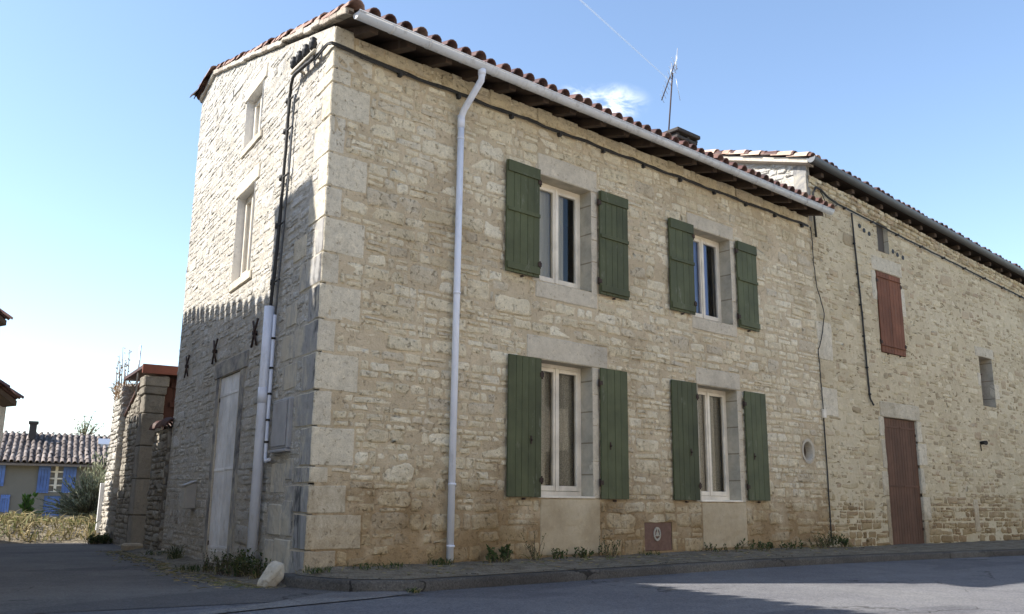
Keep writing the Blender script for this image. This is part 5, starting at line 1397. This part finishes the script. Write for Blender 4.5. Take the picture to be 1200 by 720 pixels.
# wispy tree behind
tr = thing('tree', 'thin wispy tree showing behind the far house roof', 'tree', tuple(FH(e1[0] - .9, -1.6, -9)))
base = FH(e1[0] - .9, -0.6, -9); lm, sm_ = MB(), MB()
sm_.tube([base - Vector((0, 0, 1)), base + Vector((0.1, 0, 2)), base + Vector((0, 0, 4.2))], [.12, .09, .05], 6)
for i in range(60):
    b0_ = base + Vector((0, 0, U(2.6, 4.2))); dd = rdir(1.2).normalized(); L = U(.5, 1.35); sm_.tube([b0_, b0_ + dd * L * .5, b0_ + dd * L], [.03, .02, .008], 4, caps=False)
    for k in range(16): leaf(lm, b0_ + dd * L * U(.4, 1.05) + Vector((U(-.12, .12), U(-.12, .12), U(-.1, .1))), rdir(.2), U(.08, .16), U(.04, .07))
sm_.build('trunk', M['wood_stem'], tr, recalc=False); lm.build('crown', M['leaf_grey'], tr, recalc=False)

# ------------------------------------------------------------------ neighbour house at the left edge: two eaves reach into view
nb = thing('neighbour_house', 'stone house at the left edge showing two tiled roof corners at different heights', 'house', (-2.0, 14.6, -0.3))
def slab_roof(tip, along, up, la, lu, th, nm):
    mb = MB(); q = [tip, tip + along * la, tip + along * la + up * lu, tip + up * lu]
    mb.add(q + [p - Vector((0, 0, th)) for p in q], [(0, 1, 2, 3), (7, 6, 5, 4), (0, 4, 5, 1), (1, 5, 6, 2), (2, 6, 7, 3), (3, 7, 4, 0)])
    r_ = mb.build('roof', M['oldwood'], nb)
    mb = MB(); tiled(mb, tip, up, along, la, lu, .22, .09, .36, seg=5); mb.build('roof_tiles', M['tile'], r_, recalc=False)
upd = (-lr * 0.72 - lv * 0.42 + Vector((0, 0, .50))).normalized()
ald = (lv * 0.86 - lr * 0.5).normalized()
tip1 = at_view(8, 376, 24.5); tip2 = at_view(20, 470, 23.5)
slab_roof(tip1, ald, upd, 5.0, 3.0, .12, 'a'); slab_roof(tip2, ald, upd, 4.0, 2.2, .12, 'b')
mb = MB()
c2 = at_view(4.5, 500, 24.0); c1_ = at_view(-8, 420, 25.0)
for (c, zt) in ((c2, tip2.z - .05), (c1_, tip1.z - .05)):
    a, b, d_ = Vector((c.x, c.y, 0)), Vector((c.x, c.y, 0)) + ald * 5, Vector((c.x, c.y, 0)) - lr * 5
    wallq(mb, a, b, zt, zt, -1.8); wallq(mb, d_, a, zt + 2.0, zt, -1.8)
mb.build('wall', M['side_stone'], nb, recalc=False)

# ------------------------------------------------------------------ houses across the streets (outside the frame; they shade the street and show in the panes)
def UD(u, d, z): return LF(u, z, d)
def row_house(name, label, p0, p1, eave, depth, base=-0.5, chim=None, pitch=0.30, rr=0.135, over=0.18):
    """p0, p1 in (u, d): the eave line facing the side street."""
    a, b = UD(p0[0], p0[1], 0), UD(p1[0], p1[1], 0); t = (b - a).normalized(); n = Vector((-t.y, t.x, 0))
    if n.dot(NL) < 0: n = -n
    h = thing(name, label, 'house', (a.x, a.y, base))
    w0_, w1_ = a + n * over, b + n * over; mb = MB()
    w2, w3 = w1_ + n * depth, w0_ + n * depth; rid = eave + .3 * depth / 2
    for (x, y) in ((w0_, w1_), (w1_, w2), (w2, w3), (w3, w0_)): wallq(mb, x, y, eave + .03, eave + .03, base)
    for (x, y) in ((w0_, w3), (w1_, w2)):
        m_ = (x + y) / 2; mb.add([(x.x, x.y, eave + .03), (y.x, y.y, eave + .03), (m_.x, m_.y, rid)], [(0, 1, 2)])
    mb.build('wall', M['pale_render'], h, recalc=False)
    mb = MB(); S_ = (n + Vector((0, 0, .3))).normalized(); L = (depth / 2 + over) / S_.dot(n); A_ = Vector((a.x, a.y, eave)); B_ = Vector((b.x, b.y, eave))
    far = n * (depth + 2 * over)
    mb.quad(A_, B_, B_ + S_ * L, A_ + S_ * L); mb.quad(A_ + far, B_ + far, B_ + S_ * L, A_ + S_ * L)
    r_ = mb.build('roof', M['oldwood'], h, recalc=False)
    mb = MB(); tiled(mb, A_ - S_ * .02, S_, t, (b - a).length, 1.2, pitch, rr, .36, seg=6); mb.build('roof_tiles', M['tile'], r_, recalc=False)
    if chim:
        mb = MB(); u0, u1, d0_, d1_, zt = chim
        mb.box((u0, d0_, eave - .3), (u1, d1_, zt), UD); mb.box((u0 - .04, d0_ - .04, zt), (u1 + .04, d1_ + .04, zt + .08), UD); mb.build('chimney', M['side_stone'], h)
row_house('street_house', 'stone house across the side street whose straight eave shades the foreground road', (-1.8, 3.80), (1.70, 3.80), 6.40, 7.0)
row_house('street_house', 'street house whose tile ends cast the toothed shadow on the side facade', (1.9, 4.92), (9.4, 3.84), 7.42, 6.0, chim=(2.85, 4.15, 5.2, 5.7, 9.25))
row_house('street_house', 'lower stone house across the side street shading the boundary walls', (9.42, 3.05), (11.6, 3.0), 4.75, 5.0)
row_house('shade_wing', 'low unseen wing added beside the lower house to shade the ruined wall', (11.62, 3.02), (12.4, 3.0), 3.4, 3.0)  # unseen low extension, its eave set to shade the ruined wall's foot
oh = thing('opposite_house', 'long pale stone house across the main road facing the corner house', 'house', (4, -13.5, -0.3))
mb = MB(); mb.box((-16, -21, -.4), (26, -13.5, 8.3)); mb.build('wall', M['pale_render'], oh)
mb = MB(); vs = [(-16.2, -13.3, 8.32), (26.2, -13.3, 8.32), (26.2, -17.2, 9.5), (-16.2, -17.2, 9.5), (-16.2, -21.3, 8.32), (26.2, -21.3, 8.32)]; mb.add(vs, [(0, 1, 2, 3), (3, 2, 5, 4)]); mb.build('roof', M['tile'], oh, recalc=False)
for i in range(8):
    mb = MB(); x = -13 + i * 5; 
    mb.box((x, -13.51, .8), (x + 1, -13.46, 2.4)); mb.build('window', M['interior'], oh); mb = MB(); mb.box((x, -13.51, 3.9), (x + 1, -13.46, 5.4)); mb.build('window', M['interior'], oh)
    for z0_ in (.8, 3.9):
        for xx in (x - .55, x + 1.05): mb = MB(); mb.box((xx, -13.51, z0_), (xx + .5, -13.43, z0_ + 1.5)); mb.build('shutter', M['oldwood'], oh)

# ------------------------------------------------------------------ vapour trail
mb = MB(); pts = []
for i in range(16):
    f = i / 15; px, py = 650 + (787 - 650) * f, -27 + (97 + 27) * f
    pts.append(CAM_POS + view_dir(px, py) * 6000)
mb.tube(pts, [8.5 - 4 * i / 15 for i in range(16)], 8); mb.tube(pts, [5.0 - 2.6 * i / 15 for i in range(16)], 8); o = mb.build('vapour_trail', M['vapour'], None, recalc=False)
tag(o, 'thin white aircraft vapour trail crossing the blue sky above the roof', 'vapour trail')
